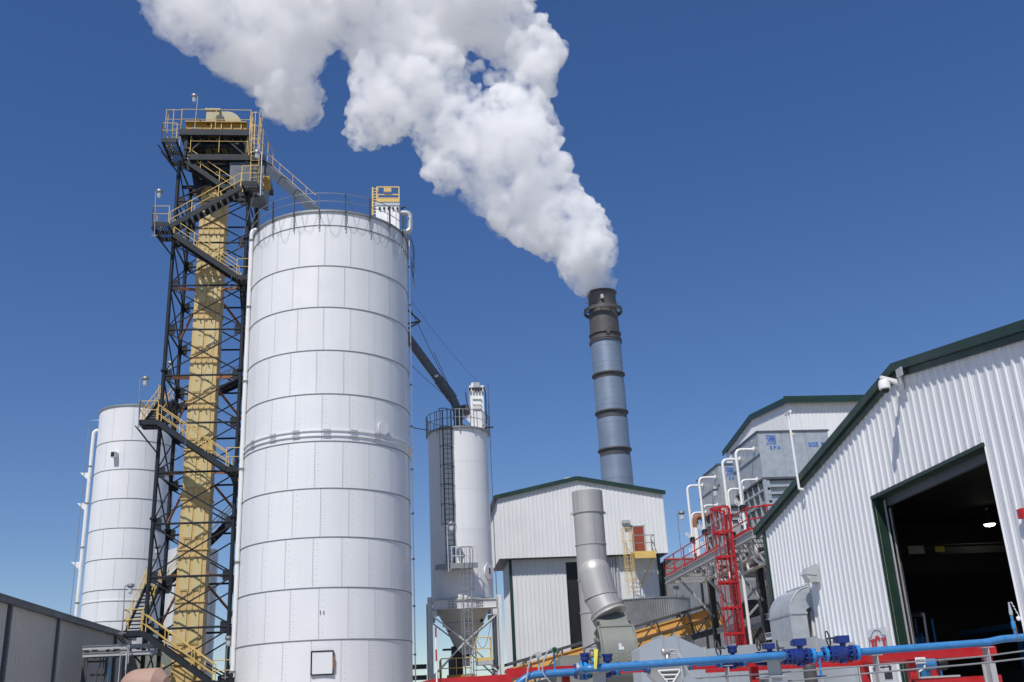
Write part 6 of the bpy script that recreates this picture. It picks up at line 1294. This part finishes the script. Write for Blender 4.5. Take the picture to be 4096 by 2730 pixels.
for v_, w_ in ((1383, .135), (1790, .138)): q = at(v_, 1530, Y=YU); stand(q.x, u0.z + (u1.z - u0.z) * (q.x - u0.x) / (u1.x - u0.x) - .056, w_, True)
# branch with blue drain valve
bv = thing('drain_branch', 'blue branch pipe dropping to a small navy valve between the two gear valves', 'pipe', (X(1884), YS, 1.9))
MB().cyl((X(1884), YS, zx(5) + .02), (X(1884), YS, 2.0), .021, 10).build('pipe', M_BLUE2, bv)
for z in (2.03, 1.93, 1.83): MB().lathe((X(1884), YS, z), [(.02, -.014), (.075, -.014), (.075, .014), (.02, .014)], 16).build('flange', M_NAVY, bv)
MB().lathe((X(1884), YS, 1.6), [(.05, 0), (.065, .1), (.05, .22)], 14, capb=True).build('valve_body', M_NAVY, bv)
MB().lathe((X(1909), YS + .9, 1.2), [(.105, 0), (.105, .98), (.09, 1.07), (.04, 1.13), (0, 1.14)], 20).build('gas_bottle', M_DSTEEL, None, 'dark round topped gas bottle behind the skid', 'bottle')
# safety valve on the right end
sz = zm(3.154, 3350, 2350); q0, q1 = sz(2245, 600, Y=YS), sz(2195, 350, Y=YS); q2 = sz(2170, 205, Y=YS)
sv = thing('relief_stub', 'blue stub with grey tip, chain and tag on the pipe at the right edge', 'valve', q0)
MB().cyl(q0 - V((0, 0, .05)), (q0.x, q0.y, q1.z), .022, 10).build('stub_pipe', M_BLUE, sv); MB().lathe((q0.x, q0.y, sz(2220, 480, Y=YS).z), [(.028, -.06), (.032, -.05), (.032, .05), (.028, .06)], 10, capb=True).build('coupling', M_BLUE2, sv)
MB().lathe((q0.x, q0.y, q1.z), [(.028, 0), (.028, .06), (.018, .12), (.011, .2), (.011, q2.z - q1.z)], 10).build('nipple', M_GALV, sv)
chn = MB()
for i in range(7): c_ = V((q0.x + .02 + i * .018, q0.y - .03, q1.z + .2 - i * .05)); chn.beam(c_, c_ + V((.02, 0, -.035)), .012 + .01 * (i % 2), .012)
chn.build('chain', M_CAP, sv, smooth=0); q = sz(2275, 395, Y=YS); MB().lathe(q + V((0, -.04, 0)), [(0, 0), (.035, .01), (.035, .03), (0, .04)], 12, V((0, 1, 0))).build('seal_disc', M_CAP, sv)
MB().tube([sz(2235, 420, Y=YS - .05), sz(2270, 590, Y=YS - .1), sz(2285, 680, Y=YS - .1)], .005, 5).build('wire', M_RUST, sv)
# conduits
cg = 'grey conduits along the skid'
def conduit(label, pts, r):
    MB().tube(bend([f(*p, Y=YS - .42) for f, p in pts], .25, 4), r, 8).build('grey_conduit', M_RAILG, None, label, 'conduit', cg)
conduit('upper grey conduit running along the front of the skid', [(zk4, (240, 832)), (zk4, (1000, 790)), (zs, (300, 715)), (zs, (1780, 600)), (zs, (2353, 522)), (zs, (2700, 480))], .0115)
conduit('lower grey conduit running along the front of the skid', [(zk4, (1330, 868)), (zs, (100, 838)), (zs, (1780, 690)), (zs, (2353, 622)), (zs, (2700, 580))], .0125)
MB().lathe(zk4(300, 828, Y=YS - .42), [(.018, -.04), (.022, 0), (.018, .04)], 8, V((1, 0, 0)), capb=True).build('conduit_union', M_STAIN, None, 'bright union fitting at the left end of the upper grey conduit', 'fitting')
# small sign
r0, r1 = zs(878, 612, Y=YRF - .03), zs(1030, 685, Y=YRF - .03)
rs = thing('refrigerant_sign', 'small white sign reading REFRIGERANT below the red top rail', 'sign', (r0.x, YRF - .03, r1.z))
MB().bx(r0.x, r1.x, YRF - .03, YRF - .02, r1.z - .02, r0.z).build('board', M_SWHITE, rs, smooth=0)
sgw = r1.x - r0.x; place('lettering', text_mesh('REFRIGERANT', .1, M_BLACK, .002, .001), rs, ((r0.x + r1.x) / 2, YRF - .032, r0.z - .055), (1, 0, 0), (0, -1, 0), sgw * .9 / .68, .55)
MB().bx(r0.x + .01, r1.x - .01, YRF - .033, YRF - .031, r0.z - .118, r0.z - .108).build('rule_line', M_BLACK, rs, smooth=0)
pmp = thing('blue_pump', 'small blue pump behind the little white sign on the skid', 'pump', (zs(1040, 700, Y=YRF + 1.2).x, YRF + 1.2, 1.4))
q = zs(1060, 700, Y=YRF + 1.2); MB().lathe(q + V((-.2, 0, 0)), [(0, 0), (.1, 0), (.1, .3), (.06, .32), (0, .32)], 16, V((1, 0, 0))).build('motor', M_BLUE, pmp); MB().lathe(q + V((.15, 0, 0)), [(0, 0), (.09, 0), (.11, .05), (.11, .15), (0, .2)], 16, V((1, 0, 0))).build('volute', M_BLACK, pmp)
MB().bx(q.x - .25, q.x + .45, q.y - .15, q.y + .15, 0, q.z - .2).build('plinth', M_GPAINT, pmp, smooth=0)
MB().tube(bend([q + V((-.15, -.1, .12)), q + V((-.12, -.12, -.05)), q + V((-.25, -.12, -.12))], .05, 3), .012, 6).build('oil_pipe', M_CAP, pmp)
# ------------------------------------------------------------------ steam plume
def steam_material():
    m = bpy.data.materials.new('steam'); m.use_nodes = True; n = m.node_tree.nodes; l = m.node_tree.links
    n.remove(n['Principled BSDF']); pv = n.new('ShaderNodeVolumePrincipled'); l.new(pv.outputs[0], n['Material Output'].inputs['Volume'])
    pv.inputs['Color'].default_value = (.9985, .9985, .999, 1); pv.inputs['Anisotropy'].default_value = -.15
    tc = n.new('ShaderNodeNewGeometry')
    t = n.new('ShaderNodeTexNoise'); t.inputs['Scale'].default_value = .42; t.inputs['Detail'].default_value = 7; t.inputs['Roughness'].default_value = .70
    l.new(tc.outputs['Position'], t.inputs['Vector'])
    r = n.new('ShaderNodeMapRange'); r.inputs[1].default_value = .40; r.inputs[2].default_value = .60; r.inputs[3].default_value = .02; r.inputs[4].default_value = 1.6
    l.new(t.outputs['Fac'], r.inputs[0])
    t2 = n.new('ShaderNodeTexNoise'); t2.inputs['Scale'].default_value = .09; t2.inputs['Detail'].default_value = 3; l.new(tc.outputs['Position'], t2.inputs['Vector'])
    r2 = n.new('ShaderNodeMapRange'); r2.inputs[1].default_value = .36; r2.inputs[2].default_value = .58; r2.inputs[3].default_value = .3; r2.inputs[4].default_value = 1.1; l.new(t2.outputs['Fac'], r2.inputs[0])
    sx = n.new('ShaderNodeSeparateXYZ'); l.new(tc.outputs['Position'], sx.inputs[0])
    r3 = n.new('ShaderNodeMapRange'); r3.inputs[1].default_value = -27; r3.inputs[2].default_value = -11; r3.inputs[3].default_value = .12; r3.inputs[4].default_value = 1; l.new(sx.outputs[0], r3.inputs[0])
    a = r.outputs[0]
    for q in (r2, r3):
        mu = n.new('ShaderNodeMath'); mu.operation = 'MULTIPLY'; l.new(a, mu.inputs[0]); l.new(q.outputs[0], mu.inputs[1]); a = mu.outputs[0]
    l.new(a, pv.inputs['Density'])
    m.cycles.volume_sampling = 'MULTIPLE_IMPORTANCE' if hasattr(m.cycles, 'volume_sampling') else None
    return m
OUT = [(1340, 682), (1300, 645), (1250, 604), (1185, 556), (1128, 520), (1072, 472), (1055, 432), (990, 444), (968, 395), (962, 340), (942, 280), (925, 318), (872, 346), (815, 348), (785, 305), (800, 262), (806, 200), (800, 140), (770, 104), (735, 130), (738, 190), (742, 250), (722, 280), (682, 303), (640, 285), (604, 262), (572, 216), (520, 182), (462, 142), (402, 108), (362, 78), (305, -10), (250, -120), (500, -230), (1000, -220), (1180, -130), (1218, 5), (1262, 55), (1316, 112), (1276, 190), (1270, 242), (1292, 290), (1302, 370), (1342, 430), (1396, 492), (1408, 560), (1420, 640), (1408, 668)]
def inside(x, y, poly):
    c = False
    for (x0, y0), (x1, y1) in zip(poly, poly[1:] + poly[:1]):
        if (y0 > y) != (y1 > y) and x < (x1 - x0) * (y - y0) / (y1 - y0) + x0: c = not c
    return c
def edge_dist(x, y, poly):
    d = 1e9
    for (x0, y0), (x1, y1) in zip(poly, poly[1:] + poly[:1]):
        dx, dy = x1 - x0, y1 - y0; t = max(0, min(1, ((x - x0) * dx + (y - y0) * dy) / (dx * dx + dy * dy))); d = min(d, math.hypot(x - x0 - t * dx, y - y0 - t * dy))
    return d
HOLE = [(1048, 165), (1072, 100), (1105, 125), (1140, 150), (1185, 160), (1150, 195), (1120, 228), (1075, 220)]
rng = random.Random(11); puffs = []
YPL = 88.0
for k in range(4000):
    x, y = rng.uniform(240, 1430), rng.uniform(-230, 685)
    if not inside(x, y, OUT): continue
    d = edge_dist(x, y, OUT)
    if inside(x, y, HOLE) and rng.random() > .6: continue
    hd = edge_dist(x, y, HOLE); d = min(d, hd + 6)
    r = min(d * rng.uniform(.85, 1.04) + 2, rng.choice((40, 60, 85, 120)))
    if inside(x, y, HOLE): r = rng.uniform(8, 20)
    if r < 7: continue
    if any(math.hypot(x - a, y - b) < .52 * max(r, c) and abs(r - c) < .6 * c for a, b, c, _ in puffs): continue
    puffs.append((x, y, r, d))
    if len(puffs) > 420: break
base = []
tmp = bpy.data.meshes.new('sphere')
import bmesh
b_ = bmesh.new(); bmesh.ops.create_icosphere(b_, subdivisions=2, radius=1.0)
sv_ = [v.co.copy() for v in b_.verts]; sf_ = [tuple(v.index for v in f.verts) for f in b_.faces]; b_.free()
pm_ = MB()
for x, y, r, d in puffs:
    spread = max(0, min(d, 110) - r * .6) + 6
    c0 = at(x, y, Y=YPL - (1380 - x) * .006); k = (c0 - EYE).length / (FPX / SRC) * 1.0
    dy = rng.uniform(-1, 1) * spread * .8
    dirv = (c0 - EYE).normalized(); c_ = c0 + dirv * dy * k * .8; R1 = r * k * ((c_ - EYE).length / (c0 - EYE).length)
    pm_.add([c_ + s * R1 for s in sv_], sf_)
plume = pm_.build('steam_plume', steam_material(), None, 'billowing white steam plume drifting left from the chimney top', 'steam')
rm = plume.modifiers.new('union', 'REMESH'); rm.mode = 'VOXEL'; rm.voxel_size = .125
dg = bpy.context.evaluated_depsgraph_get(); me = bpy.data.meshes.new_from_object(plume.evaluated_get(dg)); plume.modifiers.clear()
import numpy as np
n = len(me.vertices); co = np.empty(n * 3); me.vertices.foreach_get('co', co); co = co.reshape(-1, 3); no = np.empty(n * 3); me.vertices.foreach_get('normal', no); no = no.reshape(-1, 3)
off = np.zeros(n)
for i in range(n):
    p = V(co[i]); f = 0
    for s, a in ((.28, .55), (.8, .34), (1.9, .20), (4.2, .17), (8.5, .09)): f += a * (abs(noise.noise(p * s)) * 2.2 - .62)
    off[i] = f + .22
co += no * off[:, None]; me.vertices.foreach_set('co', co.ravel()); me.update(); plume.data = me
rm = plume.modifiers.new('clean', 'REMESH'); rm.mode = 'VOXEL'; rm.voxel_size = .115
dg = bpy.context.evaluated_depsgraph_get(); me = bpy.data.meshes.new_from_object(plume.evaluated_get(dg)); plume.modifiers.clear()
bq = bmesh.new(); bq.from_mesh(me); bq.verts.ensure_lookup_table(); seen = set(); kill = []
for v0 in bq.verts:      # drop stray crumbs and inner pockets
    if v0.index in seen: continue
    st_ = [v0]; seen.add(v0.index); isl = []
    while st_:
        a = st_.pop(); isl.append(a)
        for e in a.link_edges:
            o = e.other_vert(a)
            if o.index not in seen: seen.add(o.index); st_.append(o)
    if len(isl) < 2500: kill += isl
bmesh.ops.delete(bq, geom=kill, context='VERTS'); bq.to_mesh(me); bq.free(); plume.data = me
